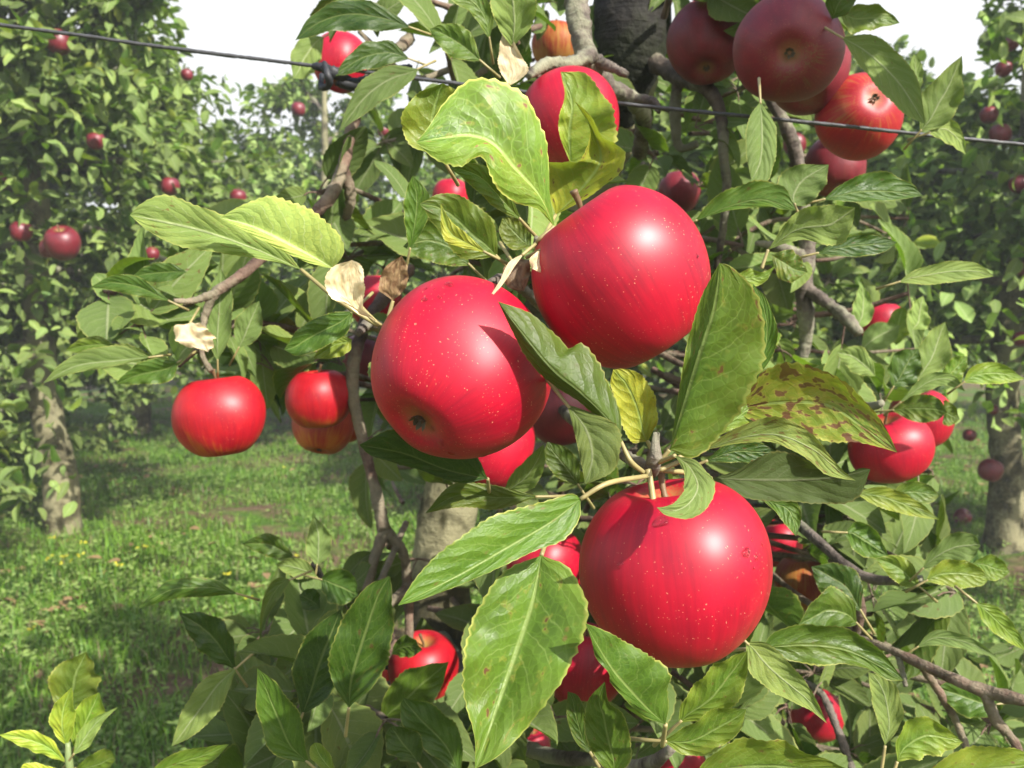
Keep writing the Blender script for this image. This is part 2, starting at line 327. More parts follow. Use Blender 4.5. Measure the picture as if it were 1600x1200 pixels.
def face_to(V, Fq, back):
    a = V[Fq[:, 1]]-V[Fq[:, 0]]; b = V[Fq[:, 3]]-V[Fq[:, 0]]; nr = np.cross(a, b); tow = C0-V[Fq[:, 0]]
    s = np.einsum('ij,ij->i', nr, tow).sum()
    return Fq[:, ::-1].copy() if (s < 0) != back else Fq
# small leaf template for bulk foliage: variants with different curl
def leaf_templates(nL, nW, kinds=6, seed=3, teeth=0):
    r_ = np.random.default_rng(seed); out = []
    u = np.linspace(0, 1, nL+1); v = np.linspace(-1, 1, nW+1); uu, vv = np.meshgrid(u, v, indexing='ij')
    for k in range(kinds):
        w = .27*(.75+.5*r_.random())*leaf_shape(uu)+.004; w = w*(1+(np.abs(vv) > .99)*.09*(((uu*teeth) % 1)-.4)) if teeth else w; c = (r_.random()-.3)*1.5; f = .1+.65*r_.random(); tw = (r_.random()-.5)*1.2
        x = uu*np.cos(c*uu*.6); z = -np.sin(c*uu)*uu*.5; ang = f*np.abs(vv)
        y = vv*w*np.cos(f); zz = np.abs(vv)*w*np.sin(f)+.025*np.sin(9*uu+r_.random()*6)*vv*vv*np.where(vv < 0, 1, -1)
        y2 = y*np.cos(tw*uu)-zz*np.sin(tw*uu); z2 = y*np.sin(tw*uu)+zz*np.cos(tw*uu)
        out.append(np.stack([x, y2, z+z2], -1).reshape(-1, 3))
    U = np.stack([uu, (vv+1)/2], -1).reshape(-1, 2)
    return np.array(out), grid_faces(nL, nW), U
def bulk_leaves(bulk, base, dirn, nrm, length, tmpl, yel=0.0, spot=0.0, lum=1.0, r_=RNG):
    """append many leaves: base, direction, normal arrays"""
    T, Fq, U = tmpl; n = len(base); k = r_.integers(0, len(T), n); nv = T.shape[1]
    d = dirn/np.linalg.norm(dirn, axis=1)[:, None]; s = np.cross(nrm, d); s /= np.linalg.norm(s, axis=1)[:, None]+1e-9; m = np.cross(d, s)
    R = np.stack([d, s, m], 1)*length[:, None, None]
    V = np.einsum('nvk,nkj->nvj', T[k], R)+base[:, None]
    Ff = (Fq[None]+(np.arange(n)*nv)[:, None, None]).reshape(-1, 4)
    rep = lambda q: np.repeat(np.broadcast_to(np.asarray(q, float), (n,)), nv)
    bulk.add(V.reshape(-1, 3), Ff, np.tile(U, (n, 1)), yel=rep(yel), spot=rep(spot), lum=rep(lum), rnd=rep(r_.random(n)))

# ------------------------------------------------------------------ setting: ground, grass
gx = np.concatenate([-np.geomspace(1500, 8, 10), np.linspace(-7, 7, 113), np.geomspace(8, 1500, 10)])
gy = np.concatenate([-np.geomspace(1500, 4, 8), np.linspace(-3, 13, 129), np.geomspace(14, 2000, 10)])
def gz(x, y): return .03*np.sin(x*1.3+.5)*np.cos(y*1.1)+.018*np.sin(3.1*x+2*y)+.012*np.sin(7*y-4*x)-.02
X, Y = np.meshgrid(gx, gy, indexing='ij')
Z = np.where((abs(X) < 9) & (Y > -4) & (Y < 15), gz(X, Y), -.02)
g = mesh('ground', np.stack([X, Y, Z], -1).reshape(-1, 3), grid_faces(len(gx)-1, len(gy)-1), ground_material())
tag(g, 'mown orchard ground of patchy grass and bare brown soil', 'ground', kind='structure')

def patch_noise(x, y):
    return (np.sin(2.3*x+1.7*np.sin(1.9*y))+np.sin(3.7*y-1.1*x+2)+.7*np.sin(7.3*x+5.1*y)+.6*np.sin(11*y-9*x))/3.3
def scatter(n, y0, y1, thr, seed):
    r_ = np.random.default_rng(seed); y = y0+(y1-y0)*r_.random(n)**1.5; x = (r_.random(n)*2-1)*(.66*y+.5)
    k = patch_noise(x, y) > thr-r_.random(n)*.9
    x, y = x[k], y[k]; return x, y, gz(x, y), r_
def grass(name, n, thr, hmin, hmax, wid, a, b, label, seed, y1=9.):
    x, y, z, r_ = scatter(n, 1.0, y1, thr, seed); n = len(x)
    h = hmin+(hmax-hmin)*r_.random(n)**1.6; h *= np.clip(.75+.4*patch_noise(x*1.7, y*1.3), .35, 1.3)
    th = r_.random(n)*6.28; lean = .25+.7*r_.random(n); c, s = np.cos(th), np.sin(th); w = wid*(.6+.8*r_.random(n))*(1+y*.08)
    B = np.stack([x, y, z-.004], 1); sd = np.stack([-s, c, 0*s], 1)*w[:, None]; fw = np.stack([c, s, 0*s], 1)*(h*lean)[:, None]; up = np.array([0, 0, 1.])
    m = B+fw*.35+up*(h*.6)[:, None]; t = B+fw*1.1+up*(h*(1-.25*lean))[:, None]
    V = np.stack([B-sd, B+sd, m+sd*.8, m-sd*.8, t+sd*.1, t-sd*.1], 1).reshape(-1, 3)
    q = np.array([[0, 1, 2, 3], [3, 2, 4, 5]]); Fq = (q[None]+(np.arange(n)*6)[:, None, None]).reshape(-1, 4)
    o = mesh(name, V, Fq, blade_material(name+'_blade', a, b), attrs={'rnd': np.repeat(r_.random(n), 6)})
    tag(o, label, 'grass', kind='stuff')
grass('grass', 250000, .12, .025, .1, .0014, (.05, .15, .01), (.18, .33, .025), 'short green grass covering the orchard floor', 11)
grass('dry_grass', 26000, .3, .02, .08, .0013, (.2, .16, .08), (.33, .28, .15), 'straw coloured dry grass blades among the green grass', 12)
TM = leaf_templates(3, 2, 8, 5)
def weeds(name, n, thr, l0, l1, label, seed, yel, lum, mat=None, flat=.5, cat='weeds', y1=8.):
    x, y, z, r_ = scatter(n, 1.0, y1, thr, seed); rep = 4
    x = np.repeat(x, rep); y = np.repeat(y, rep); n = len(x); th = r_.random(n)*6.28
    hgt = .004+.05*r_.random(n)**2
    b = Bulk(); d = np.stack([np.cos(th), np.sin(th), (r_.random(n)-.3)*flat], 1); nr = np.stack([(r_.random(n)-.5)*.8, (r_.random(n)-.5)*.8, np.ones(n)], 1)
    base = np.stack([x, y, gz(x, y)+hgt], 1)+d*.008
    bulk_leaves(b, base, d, nr, l0+(l1-l0)*r_.random(n), TM, yel, 0, lum, r_)
    o = b.build(name, mat or LEAF); tag(o, label, cat, kind='stuff')
weeds('clover', 26000, .12, .009, .026, 'low broad leaved weeds growing through the orchard grass', 21, .12, 1.4)
weeds('fallen_leaves', 1500, .7, .025, .06, 'dry brown fallen leaves scattered on the orchard ground', 22, .15, .8, DRY, .3, 'leaf litter')
# small yellow flowers
x, y, z, r_ = scatter(260, 1.8, 5.5, .75, 31); k = x < -.2; x, y = x[k], y[k]; b = Bulk(); n = len(x)*5; x = np.repeat(x, 5)+r_.normal(0, .006, n); y = np.repeat(y, 5)+r_.normal(0, .006, n)
th = np.tile(np.arange(5)*1.257, n//5); bulk_leaves(b, np.stack([x, y, gz(x, y)+.07+.02*np.repeat(r_.random(n//5), 5)], 1), np.stack([np.cos(th), np.sin(th), .3+0*th], 1), np.stack([0*th, 0*th-.2, 1+0*th], 1), np.full(n, .014), TM, r_=r_)
o = b.build('yellow_flowers', plain('yellow_petal', (.62, .56, .04), .6, 60, .2, trans=.3)); tag(o, 'tiny yellow weed flowers dotted over the grass', 'flowers', kind='stuff')

# ------------------------------------------------------------------ apples
def apple_mesh(name, mat, seed, nT=56, nP=72, lobes=.034, taper=.0, dim=.2):
    r_ = np.random.default_rng(seed); t = np.linspace(0, np.pi, nT+1)[:, None]; p = np.linspace(0, 2*np.pi, nP, endpoint=False)[None]
    r = np.sin(t)**.88*(1-(.05+taper)*np.cos(t+np.pi)*(-1)) if False else np.sin(t)**.9*(1+(.04+taper)*np.cos(t))
    z = 1.02*np.cos(t)-.34*np.exp(-(t/.27)**2)+dim*np.exp(-((np.pi-t)/.27)**2)
    ph = r_.random(3)*6.28
    lob = 1+lobes*np.cos(5*p+ph[0])*(t/np.pi)**2+.022*np.cos(2*p+ph[1])+.018*np.cos(3*p+ph[2]+1.5*t)*np.sin(t)
    V = np.stack(np.broadcast_arrays(r*lob*np.cos(p), r*lob*np.sin(p), z+.03*np.cos(p+ph[1])*np.sin(t)*r), -1)[:, :, :]
    V = V.reshape(-1, 3); i = np.arange(nT)[:, None]*nP; j = np.arange(nP)[None]; j2 = (j+1) % nP
    Fq = np.stack([i+j, i+nP+j, i+nP+j2, i+j2], -1).reshape(-1, 4)
    me_o = mesh(name, V, Fq, mat); return me_o
def axis_matrix(loc, stem, R, spin):
    q = Vector(stem).to_track_quat('Z', 'Y'); return Matrix.Translation(Vector(loc)) @ q.to_matrix().to_4x4() @ Matrix.Rotation(spin, 4, 'Z') @ Matrix.Diagonal((R, R, R, 1))
def set_world(o, M):
    o.matrix_world = M; o.location, o.rotation_mode = M.to_translation(), 'QUATERNION'; o.rotation_quaternion = M.to_quaternion(); o.scale = M.to_scale()
CALP = []
def calyx_mesh(dim):
    b = Bulk(); r_ = np.random.default_rng(4); T, Fq, U = leaf_templates(4, 2, 3, 8); n = 9
    th = np.arange(n)*2.4; d = np.stack([np.cos(th)*.6, np.sin(th)*.6, -np.ones(n)], 1)
    bulk_leaves(b, np.stack([np.cos(th)*.03, np.sin(th)*.03, np.full(n, -1.02+dim-.01)], 1), d, np.stack([np.cos(th), np.sin(th), .6+0*th], 1), np.full(n, .13), (T, Fq, U), r_=r_); return b
PROTO = {}
def apple(px, py, R_px, D, mat, stem, label, spin=0., seed=0, group=None, world=None, hang=.35, parts=True, taper=0., squash=1.0, dim=.2):
    """one hanging apple: the skin is the thing, its stem and calyx are parts"""
    R = D/2; d = world[1] if world else math.sqrt((F*R/R_px)**2+R*R)
    loc = at(px, py, d) if not world else world[0]
    o = apple_mesh('apple', mat, seed, taper=taper, dim=dim); sv = stem/np.linalg.norm(stem)
    M = axis_matrix(loc, sv, R/1.02, spin) @ Matrix.Diagonal((1, 1, squash, 1)); set_world(o, M)
    tag(o, label, 'apple', group)
    if parts:
        s = tube('stem', [(0, 0, .6, .05), (.02, .03, .8, .036), (.08, .05, .95, .034), (.14, .05, 1.12, .05)], STEM, sides=8, knob=.1, rs=seed); s.parent = o
        c = calyx_mesh(dim).build('calyx', CALYX); c.parent = o
    return o, loc, R
APPLES = []; ALL = []
def A_(*a, **k):
    o, loc, R = apple(*a, **k); p = proj(loc); APPLES.append((p[0], p[1], a[2], p[2])); ALL.append((np.array(loc), R)); return o, loc, R
sv = cdir
a1 = A_(969, 436, 140, .083, RED, sv(-.55, .8, .08), 'large glossy red apple with bright sun glare, uppermost of the three biggest', .4, 1)
a2 = A_(719, 578, 142, .083, RED, sv(.45, .62, -.62), 'large red apple speckled with pale dots and water drops, calyx pit showing', 1.9, 2, taper=.02)
a3 = A_(1056, 890, 152, .085, RED, sv(-.12, .97, .06), 'large deep red apple hanging lowest of the three biggest beneath a curled leaf', 3.1, 3, squash=.97)
A_(344, 650, 71, .074, MID, sv(-.12, .97, .04), 'red apple with orange streaks hanging alone below a leafy twig tip', .2, 4, squash=.94)
A_(498, 623, 52, .07, MID, sv(-.05, .97, .1), 'small red apple with green tinged base hanging in front of an orange one', 1.2, 5, squash=.93)
A_(506, 662, 49, .07, ORANGE, sv(.1, .93, -.3), 'orange red apple tucked behind and below a small red apple', 2.2, 6)
A_(540, 655, 37, .066, ORANGE, sv(.3, .9, .1), 'shaded orange apple half hidden behind a thin brown branch', 2.9, 7)
A_(890, 190, 80, .08, RED, sv(-.3, .9, -.1), 'red apple half covered by a folded yellow green leaf below the grey bough', .9, 8)
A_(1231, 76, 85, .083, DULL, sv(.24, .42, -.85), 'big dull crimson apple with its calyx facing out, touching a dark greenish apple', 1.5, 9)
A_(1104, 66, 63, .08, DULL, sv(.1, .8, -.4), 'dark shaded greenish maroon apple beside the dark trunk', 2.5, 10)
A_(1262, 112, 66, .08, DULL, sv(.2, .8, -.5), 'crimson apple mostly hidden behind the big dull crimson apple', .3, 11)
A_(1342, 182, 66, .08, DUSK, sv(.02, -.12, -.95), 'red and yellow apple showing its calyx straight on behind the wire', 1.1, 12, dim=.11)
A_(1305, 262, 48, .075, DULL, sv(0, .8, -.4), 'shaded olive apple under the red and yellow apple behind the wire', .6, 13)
A_(533, 98, 46, .075, RED, sv(.1, .8, -.3), 'pinkish red apple behind dark leaves where the wire is tied', 2.1, 14)
A_(1391, 700, 63, .076, RED, sv(-.3, .9, .15), 'glossy red apple partly covered by the brown spotted leaf', .2, 15, squash=.86)
A_(1438, 655, 48, .072, RED, sv(-.2, .9, .1), 'red apple behind a glossy red apple with a leaf across it', 1.7, 16)
A_(1378, 505, 34, .07, RED, sv(0, .9, .1), 'small pinkish red apple peeping over pale leaves', .8, 17)
A_(661, 1044, 57, .075, MID, sv(.05, .95, .25), 'red apple with orange flank between low leaves, stem side in sun', 3.3, 18)
A_(1276, 1118, 41, .072, RED, sv(-.4, .7, .2), 'small dark red apple with one lit cheek low among the twigs', .4, 19)
A_(757, 690, 78, .078, RED, sv(.2, .9, -.2), 'red apple hidden behind the speckled apple, its sunlit edge glowing', 2.2, 20)
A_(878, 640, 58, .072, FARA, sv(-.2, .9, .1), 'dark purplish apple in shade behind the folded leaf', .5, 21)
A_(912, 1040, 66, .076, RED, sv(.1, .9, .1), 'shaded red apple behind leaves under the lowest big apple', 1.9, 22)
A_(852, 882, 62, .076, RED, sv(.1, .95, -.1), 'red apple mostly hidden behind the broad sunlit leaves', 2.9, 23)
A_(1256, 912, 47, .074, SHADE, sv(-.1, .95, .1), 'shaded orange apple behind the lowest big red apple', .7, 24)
A_(1215, 848, 38, .072, RED, sv(-.2, .9, .1), 'red apple glimpsed through stalks beside the lowest big apple', 1.3, 25)
A_(832, 1165, 28, .072, RED, sv(0, .9, .1), 'small red apple deep among dark leaves at the bottom', .4, 26)
A_(1062, 1192, 40, .074, RED, sv(-.3, .8, .2), 'red apple showing under leaf stalks at the very bottom', 2.1, 27)
A_(705, 308, 30, .072, RED, sv(0, .9, .1), 'small red apple behind the leaf with a yellow fold', 1.1, 28)
A_(1062, 300, 34, .072, DULL, sv(0, .9, .1), 'pale pink apple behind leaves above the sunlit big apple', 2.8, 29)
A_(586, 470, 44, .074, RED, sv(0, .9, .1), 'red apple behind a withered brown leaf', .2, 30)
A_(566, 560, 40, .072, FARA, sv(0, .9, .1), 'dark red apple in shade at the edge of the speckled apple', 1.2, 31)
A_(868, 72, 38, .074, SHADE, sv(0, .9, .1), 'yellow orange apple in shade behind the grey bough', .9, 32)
A_(598, 1040, 30, .072, ORANGE, sv(0, .9, .1), 'orange apple behind a dark upright leaf', 1.4, 33)
# water drops on the two nearest wet apples

wm_ = N('water_drop'); WATER = wm_.out(wm_.n('BsdfPrincipled', Base_Color=(1, 1, 1), Roughness=.02, IOR=1.33, Transmission_Weight=1.0))
def drop(ap, px, py, rpx):
    o, loc, R = ap; r = R3 @ np.array([(px-W/2)/F, (H/2-py)/F, -1.0]); r /= np.linalg.norm(r)
    dg = bpy.context.evaluated_depsgraph_get(); bpy.context.view_layer.update()
    Mi = o.matrix_world.inverted(); p0 = Mi @ Vector(C0); p1 = Mi @ Vector(C0+r); ok, hit, nr, _ = o.ray_cast(p0, (p1-p0).normalized())
    if not ok: return
    rr = rpx*.36/F/R; r_ = np.random.default_rng(int(px)); t = np.linspace(0, np.pi/2, 6)[:, None]; p = np.linspace(0, 6.283, 16, endpoint=False)[None]
    ir = 1+.16*np.cos(2*p+r_.random()*6)+.1*np.cos(3*p+r_.random()*6)
    P = np.stack(np.broadcast_arrays(rr*np.sin(t)*ir*np.cos(p), rr*np.sin(t)*ir*np.sin(p), rr*(.42*np.cos(t)-.06)), -1).reshape(-1, 3)
    i = np.arange(5)[:, None]*16; j = np.arange(16)[None]; j2 = (j+1) % 16
    Fq = np.stack([i+j, i+16+j, i+16+j2, i+j2], -1).reshape(-1, 4)
    q = np.array(nr.to_track_quat('Z', 'Y').to_matrix()); P = P @ q.T+np.array(hit)
    w = mesh('water_drop', P, Fq, WATER); w.parent = o
for px, py, rp in ((663, 468, 6), (687, 464, 5), (678, 452, 3), (702, 444, 8), (665, 451, 4), (676, 670, 6), (690, 692, 7), (705, 708, 6), (640, 655, 4), (756, 712, 5), (590, 560, 4)): drop(a2, px, py, rp)
for px, py, rp in ((1032, 815, 11), (968, 883, 6), (1166, 864, 9), (1182, 872, 5), (1175, 843, 3), (1178, 888, 3), (1190, 850, 4)): drop(a3, px, py, rp)
for px, py, rp in ((872, 462, 3), (1090, 400, 4)): drop(a1, px, py, rp)

# ------------------------------------------------------------------ the near apple tree: trunk, boughs
BASE = at(690, 1330, 1.12); BASE = np.array([BASE[0]+.02, BASE[1], 0.0])
tree = empty('apple_tree', BASE)
tag(tree, 'close apple tree with a leaning trunk, knotty grey boughs and large toothed leaves', 'tree')
def px(*rows): return [tuple(at(x, y, d))+(r*d/F,) for x, y, d, r in rows]
tr = [(BASE[0], BASE[1], -.05, .062)]+px((690, 1150, 1.13, 52), (688, 940, 1.15, 47), (700, 800, 1.16, 44), (770, 560, 1.14, 40), (890, 340, 1.1, 40), (962, 190, 1.06, 42), (985, 60, 1.04, 54), (990, -40, 1.03, 60), (990, -260, 1.02, 56), (1010, -600, 1.0, 30))
o = tube('trunk', tr, TRUNK, tree, sides=28, n=160, knob=.05, rs=2)
tube('upper_trunk', px((962, 186, 1.035, 30), (976, 120, 1.0, 46), (986, 60, .985, 58), (990, -60, .98, 64), (992, -300, .98, 60)), BARKD, tree, sides=26, n=60, knob=.05, rs=4)  # dark sleeve over the trunk, its shade put in the bark colour
def branch(rows, mat=BARK, rs=0, sides=12, knob=.16, name='branch', parent=None):
    return tube(name, px(*[(a, b, c, r*.88) for a, b, c, r in rows]), mat, parent or tree, sides=sides, n=max(14, len(rows)*9), knob=knob, rs=rs)
b0 = branch([(880, -120, .72, 24), (897, -30, .71, 21), (905, 40, .70, 20), (918, 90, .70, 21), (945, 130, .72, 17), (985, 155, .76, 14), (1005, 185, .8, 16), (1000, 240, .86, 12)], BARK, 1, 16)
branch([(925, 85, .69, 15), (890, 100, .67, 12), (855, 100, .66, 11), (825, 118, .64, 8)], BARK, 2, name='spur', parent=b0)
branch([(930, 95, .7, 13), (955, 105, .69, 9), (980, 117, .68, 6)], BARK, 3, name='spur', parent=b0)
branch([(985, 155, .76, 10), (1020, 160, .74, 9), (1030, 175, .73, 4)], BARK, 31, name='spur', parent=b0)
b1 = branch([(640, 60, .95, 10), (580, 120, .85, 10), (552, 190, .8, 10), (539, 250, .78, 10), (520, 300, .76, 12), (480, 345, .74, 10), (420, 395, .72, 9), (370, 435, .70, 9), (335, 460, .69, 9), (318, 500, .69, 6)], BARKR, 4)
branch([(535, 255, .78, 9), (548, 310, .79, 10), (540, 345, .8, 8), (532, 400, .82, 6)], BARKR, 5, name='twig', parent=b1)
branch([(335, 460, .69, 8), (300, 470, .68, 6), (272, 470, .67, 4)], BARKR, 6, name='twig', parent=b1)
branch([(320, 490, .69, 6), (315, 550, .68, 5), (330, 580, .675, 5)], BARKR, 61, name='twig', parent=b1)
b2 = branch([(640, 420, 1.05, 12), (575, 500, .95, 12), (550, 590, .9, 11), (565, 680, .88, 10), (585, 760, .86, 11), (601, 830, .85, 13)], BARKR, 7)
branch([(601, 828, .85, 11), (582, 880, .84, 10), (572, 930, .83, 8), (560, 1010, .82, 6)], BARKR, 8, name='twig', parent=b2)
branch([(601, 828, .85, 10), (630, 865, .86, 9), (637, 920, .87, 9), (640, 1000, .86, 7)], BARKR, 9, name='twig', parent=b2)
b3 = branch([(1010, 90, .98, 16), (1060, 120, .92, 15), (1105, 138, .87, 12), (1126, 180, .86, 10), (1131, 240, .86, 9), (1135, 310, .87, 8), (1120, 420, .9, 6)], BARKM, 10)
branch([(1060, 110, .92, 10), (1055, 180, .93, 10), (1062, 230, .94, 8), (1090, 225, .93, 6)], BARKM, 11, name='twig', parent=b3)
b4 = branch([(1150, 90, .95, 12), (1210, 165, .9, 11), (1240, 230, .9, 12), (1252, 300, .91, 12), (1262, 380, .92, 14), (1255, 445, .92, 16), (1260, 520, .93, 12), (1240, 600, .95, 9)], BARK, 12)
branch([(1258, 450, .92, 12), (1295, 475, .9, 11), (1325, 500, .88, 11), (1342, 522, .87, 9)], BARK, 13, name='spur', parent=b4)
branch([(1256, 400, .92, 9), (1215, 385, .9, 8), (1180, 380, .9, 4)], BARK, 14, name='spur', parent=b4)
b5 = branch([(1290, 985, .68, 7), (1365, 1005, .64, 7), (1430, 1033, .61, 9), (1500, 1065, .58, 10), (1545, 1082, .57, 12), (1640, 1098, .55, 11), (1800, 1090, .6, 14)], BARKR, 15)
branch([(1540, 1082, .57, 10), (1556, 1125, .57, 10), (1585, 1160, .57, 8), (1610, 1230, .56, 8)], BARKR, 16, name='twig', parent=b5)
branch([(1440, 1040, .61, 7), (1470, 1085, .62, 7), (1495, 1130, .63, 7), (1510, 1170, .63, 6)], BARKR, 17, name='twig', parent=b5)
branch([(1404, 1026, .62, 5), (1410, 1050, .62, 5), (1415, 1072, .62, 4)], BARK, 18, name='spur', parent=b5)
branch([(1235, 1060, .74, 7), (1280, 1080, .72, 6), (1305, 1130, .7, 7), (1335, 1215, .68, 8)], BARK, 19)
b6 = branch([(800, 560, 1.08, 14), (880, 640, .8, 11), (960, 700, .5, 11), (1000, 725, .39, 11), (1020, 735, .365, 13), (1022, 715, .36, 15), (1024, 690, .36, 11), (1026, 676, .362, 6)], BARK, 20)
tube('apple_stalk', px((1012, 735, .362, 7), (1016, 750, .36, 5), (1022, 790, .355, 5)), STALK, tree, sides=8)
branch([(850, 480, .7, 10), (800, 440, .46, 9), (770, 440, .41, 8), (752, 452, .395, 5)], BARK, 21)
branch([(900, 420, .75, 11), (860, 395, .47, 10), (842, 385, .42, 9), (838, 372, .405, 5)], BARK, 22)
branch([(700, 560, .9, 10), (610, 520, .5, 10), (575, 505, .42, 11), (560, 520, .41, 7)], BARK, 23)
branch([(690, 1000, 1.1, 14), (800, 1150, .8, 13), (940, 1190, .6, 12), (1010, 1195, .52, 12), (1050, 1170, .48, 8)], BARK, 24)
branch([(1100, 600, 1.0, 12), (1280, 640, .8, 10), (1360, 635, .72, 8), (1378, 630, .7, 6)], BARK, 25)
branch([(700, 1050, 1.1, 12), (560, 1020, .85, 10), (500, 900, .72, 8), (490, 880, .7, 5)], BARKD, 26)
branch([(1180, 760, .9, 12), (1260, 830, .72, 9), (1350, 900, .66, 9), (1440, 905, .62, 6)], BARK, 27)
branch([(1330, 900, .67, 8), (1345, 950, .67, 8), (1335, 1000, .68, 7)], BARKR, 28)

# ------------------------------------------------------------------ hand placed leaves of the near tree
def L(A, B, d, M=None, yel=None, spot=None, lum=1.0, back=False, dry=False, stalk=None, label=None, seed=None, parent=None, **k):
    sd = seed if seed is not None else int(A[0][0]*7+A[-1][1]*3) % 9973
    if len(A) > 2 and A[-1] != B[-1]: B = list(B)+[A[-1]]
    V, Fq, U = rail_leaf(A, M, B, d, seed=sd, **k); Fq = face_to(V, Fq, back)
    rn = (sd*.6180339) % 1; r2 = (sd*.7548777) % 1; r3 = (sd*.5698403) % 1
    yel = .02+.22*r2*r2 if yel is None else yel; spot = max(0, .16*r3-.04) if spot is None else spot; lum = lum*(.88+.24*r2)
    o = mesh('leaf', V, Fq, DRY if dry else LEAF, parent or tree, U, {'yel': yel, 'spot': spot, 'lum': lum, 'rnd': rn})
    if label: o['label'] = label
    if not stalk:
        nL1 = len(V)//13; mr = V.reshape(-1, 13, 3)[:, 6]; dv = mr[0]-mr[6]; dv /= np.linalg.norm(dv); aw = (mr[0]-C0)/np.linalg.norm(mr[0]-C0)
        tube('stalk', [tuple(mr[0]-dv*.002)+(.0007,), tuple(mr[0]+dv*.009+aw*.004)+(.0009,), tuple(mr[0]+dv*.016+aw*.018)+(.0011,)], STALK, o, sides=7)
    if stalk:
        b = (M or A)[0]; p = [tuple(at(b[0], b[1], d[0]+k.get('dM', 0)*0))+(.0009,)]+[tuple(at(x, y, z))+(.0011,) for x, y, z in stalk]
        s = tube('stalk', p, STALK, o, sides=8)
    return o
# the big ones round the three nearest apples
L([(1046, 703), (1050, 685), (1062, 600), (1075, 530), (1095, 465), (1124, 411)], [(1046, 703), (1088, 713), (1140, 662), (1180, 592), (1193, 520), (1177, 455), (1145, 418), (1124, 411)], (.36, .345, .335), [(1046, 703), (1062, 650), (1088, 565), (1113, 490), (1122, 440), (1124, 411)], lum=.85, yel=.1, stalk=[(1030, 722, .362)], wave=.03, eA=.004, eB=.004, label='broad upright green leaf against the sunlit apple')
L([(907, 780), (893, 771), (850, 784), (780, 802), (720, 836), (660, 890), (622, 946)], [(907, 780), (905, 812), (880, 842), (830, 863), (740, 905), (660, 936), (622, 946)], (.335, .315, .30), [(907, 780), (862, 815), (800, 852), (720, 898), (622, 946)], yel=.05, lum=1.15, stalk=[(950, 755, .338), (1010, 744, .36)], wave=.02, spot=.05, label='long glossy leaf with yellow rim')
L([(846, 868), (790, 890), (755, 940), (733, 980), (720, 1060), (730, 1110), (742, 1160), (742, 1202)], [(846, 868), (890, 888), (913, 940), (905, 1005), (872, 1068), (830, 1130), (780, 1180), (742, 1202)], (.345, .33, .315), [(846, 868), (832, 940), (806, 1020), (775, 1110), (742, 1202)], lum=1.05, spot=.16, yel=.1, stalk=[(856, 840, .36), (880, 800, .39)], dM=.003, label='large hanging leaf with pale scars')
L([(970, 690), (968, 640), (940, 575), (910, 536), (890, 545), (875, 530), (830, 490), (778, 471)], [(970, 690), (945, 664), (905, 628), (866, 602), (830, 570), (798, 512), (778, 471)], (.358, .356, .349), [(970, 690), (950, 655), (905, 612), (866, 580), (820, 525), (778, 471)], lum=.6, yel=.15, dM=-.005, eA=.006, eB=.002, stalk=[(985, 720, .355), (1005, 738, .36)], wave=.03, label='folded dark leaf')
L([(886, 632), (896, 670), (906, 715), (914, 757)], [(886, 632), (925, 645), (965, 668), (969, 705), (955, 738), (914, 757)], (.36, .35), [(886, 632), (915, 672), (925, 715), (914, 757)], back=True, lum=.62, yel=.35, label='brownish leaf showing its underside')
L([(1055, 712), (1068, 738), (1068, 765), (1056, 783), (1040, 791), (1026, 793)], [(1055, 712), (1090, 722), (1113, 750), (1115, 775), (1098, 800), (1070, 810), (1042, 806), (1026, 793)], (.35, .312, .30), [(1055, 712), (1077, 730), (1090, 760), (1076, 787), (1053, 798), (1026, 793)], lum=1.0, yel=.12, back=True, stalk=[(1030, 722, .36)], label='curled leaf over the lowest big apple')
L([(1012, 690), (985, 690), (967, 650), (955, 600), (958, 577)], [(1012, 690), (1026, 660), (1023, 620), (1000, 585), (975, 577), (958, 577)], (.372, .36), None, yel=.9, lum=1.0, stalk=[(1020, 705, .366)], label='yellowing green leaf')
L([(1140, 640), (1172, 603), (1200, 573), (1240, 567), (1290, 580), (1330, 605), (1365, 640), (1386, 672), (1402, 707)], [(1140, 640), (1190, 662), (1240, 672), (1290, 688), (1335, 690), (1372, 698), (1402, 707)], (.41, .39, .37), [(1140, 640), (1210, 630), (1290, 632), (1345, 665), (1402, 707)], yel=.4, spot=.85, lum=1.05, stalk=[(1090, 665, .40), (1040, 705, .37)], wave=.02, label='brown spotted leaf with yellow rim')
L([(1102, 703), (1130, 680), (1180, 656), (1220, 652), (1265, 675), (1300, 715), (1320, 738), (1337, 751)], [(1102, 703), (1160, 692), (1210, 692), (1260, 716), (1290, 740), (1312, 747), (1337, 751)], (.375, .362, .36), [(1102, 703), (1160, 684), (1215, 680), (1270, 702), (1310, 735), (1337, 751)], back=True, yel=.6, spot=.55, lum=.85, stalk=[(1060, 722, .368), (1030, 735, .366)], label='yellow brown blotched leaf underside')
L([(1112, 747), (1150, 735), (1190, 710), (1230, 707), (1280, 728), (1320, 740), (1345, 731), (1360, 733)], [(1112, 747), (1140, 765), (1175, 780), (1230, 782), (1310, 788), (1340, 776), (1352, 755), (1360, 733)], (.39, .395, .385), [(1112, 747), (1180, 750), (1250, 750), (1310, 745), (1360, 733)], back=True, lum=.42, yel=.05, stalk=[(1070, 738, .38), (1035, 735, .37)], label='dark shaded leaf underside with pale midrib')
L([(1105, 700), (1138, 652), (1168, 617), (1200, 626), (1230, 638)], [(1105, 700), (1132, 676), (1170, 662), (1200, 650), (1230, 638)], (.40, .41), lum=1.1, stalk=[(1060, 715, .385)])
L([(1100, 722), (1140, 690), (1180, 690), (1215, 705)], [(1100, 722), (1150, 722), (1190, 722), (1215, 705)], (.40, .40), lum=.8)
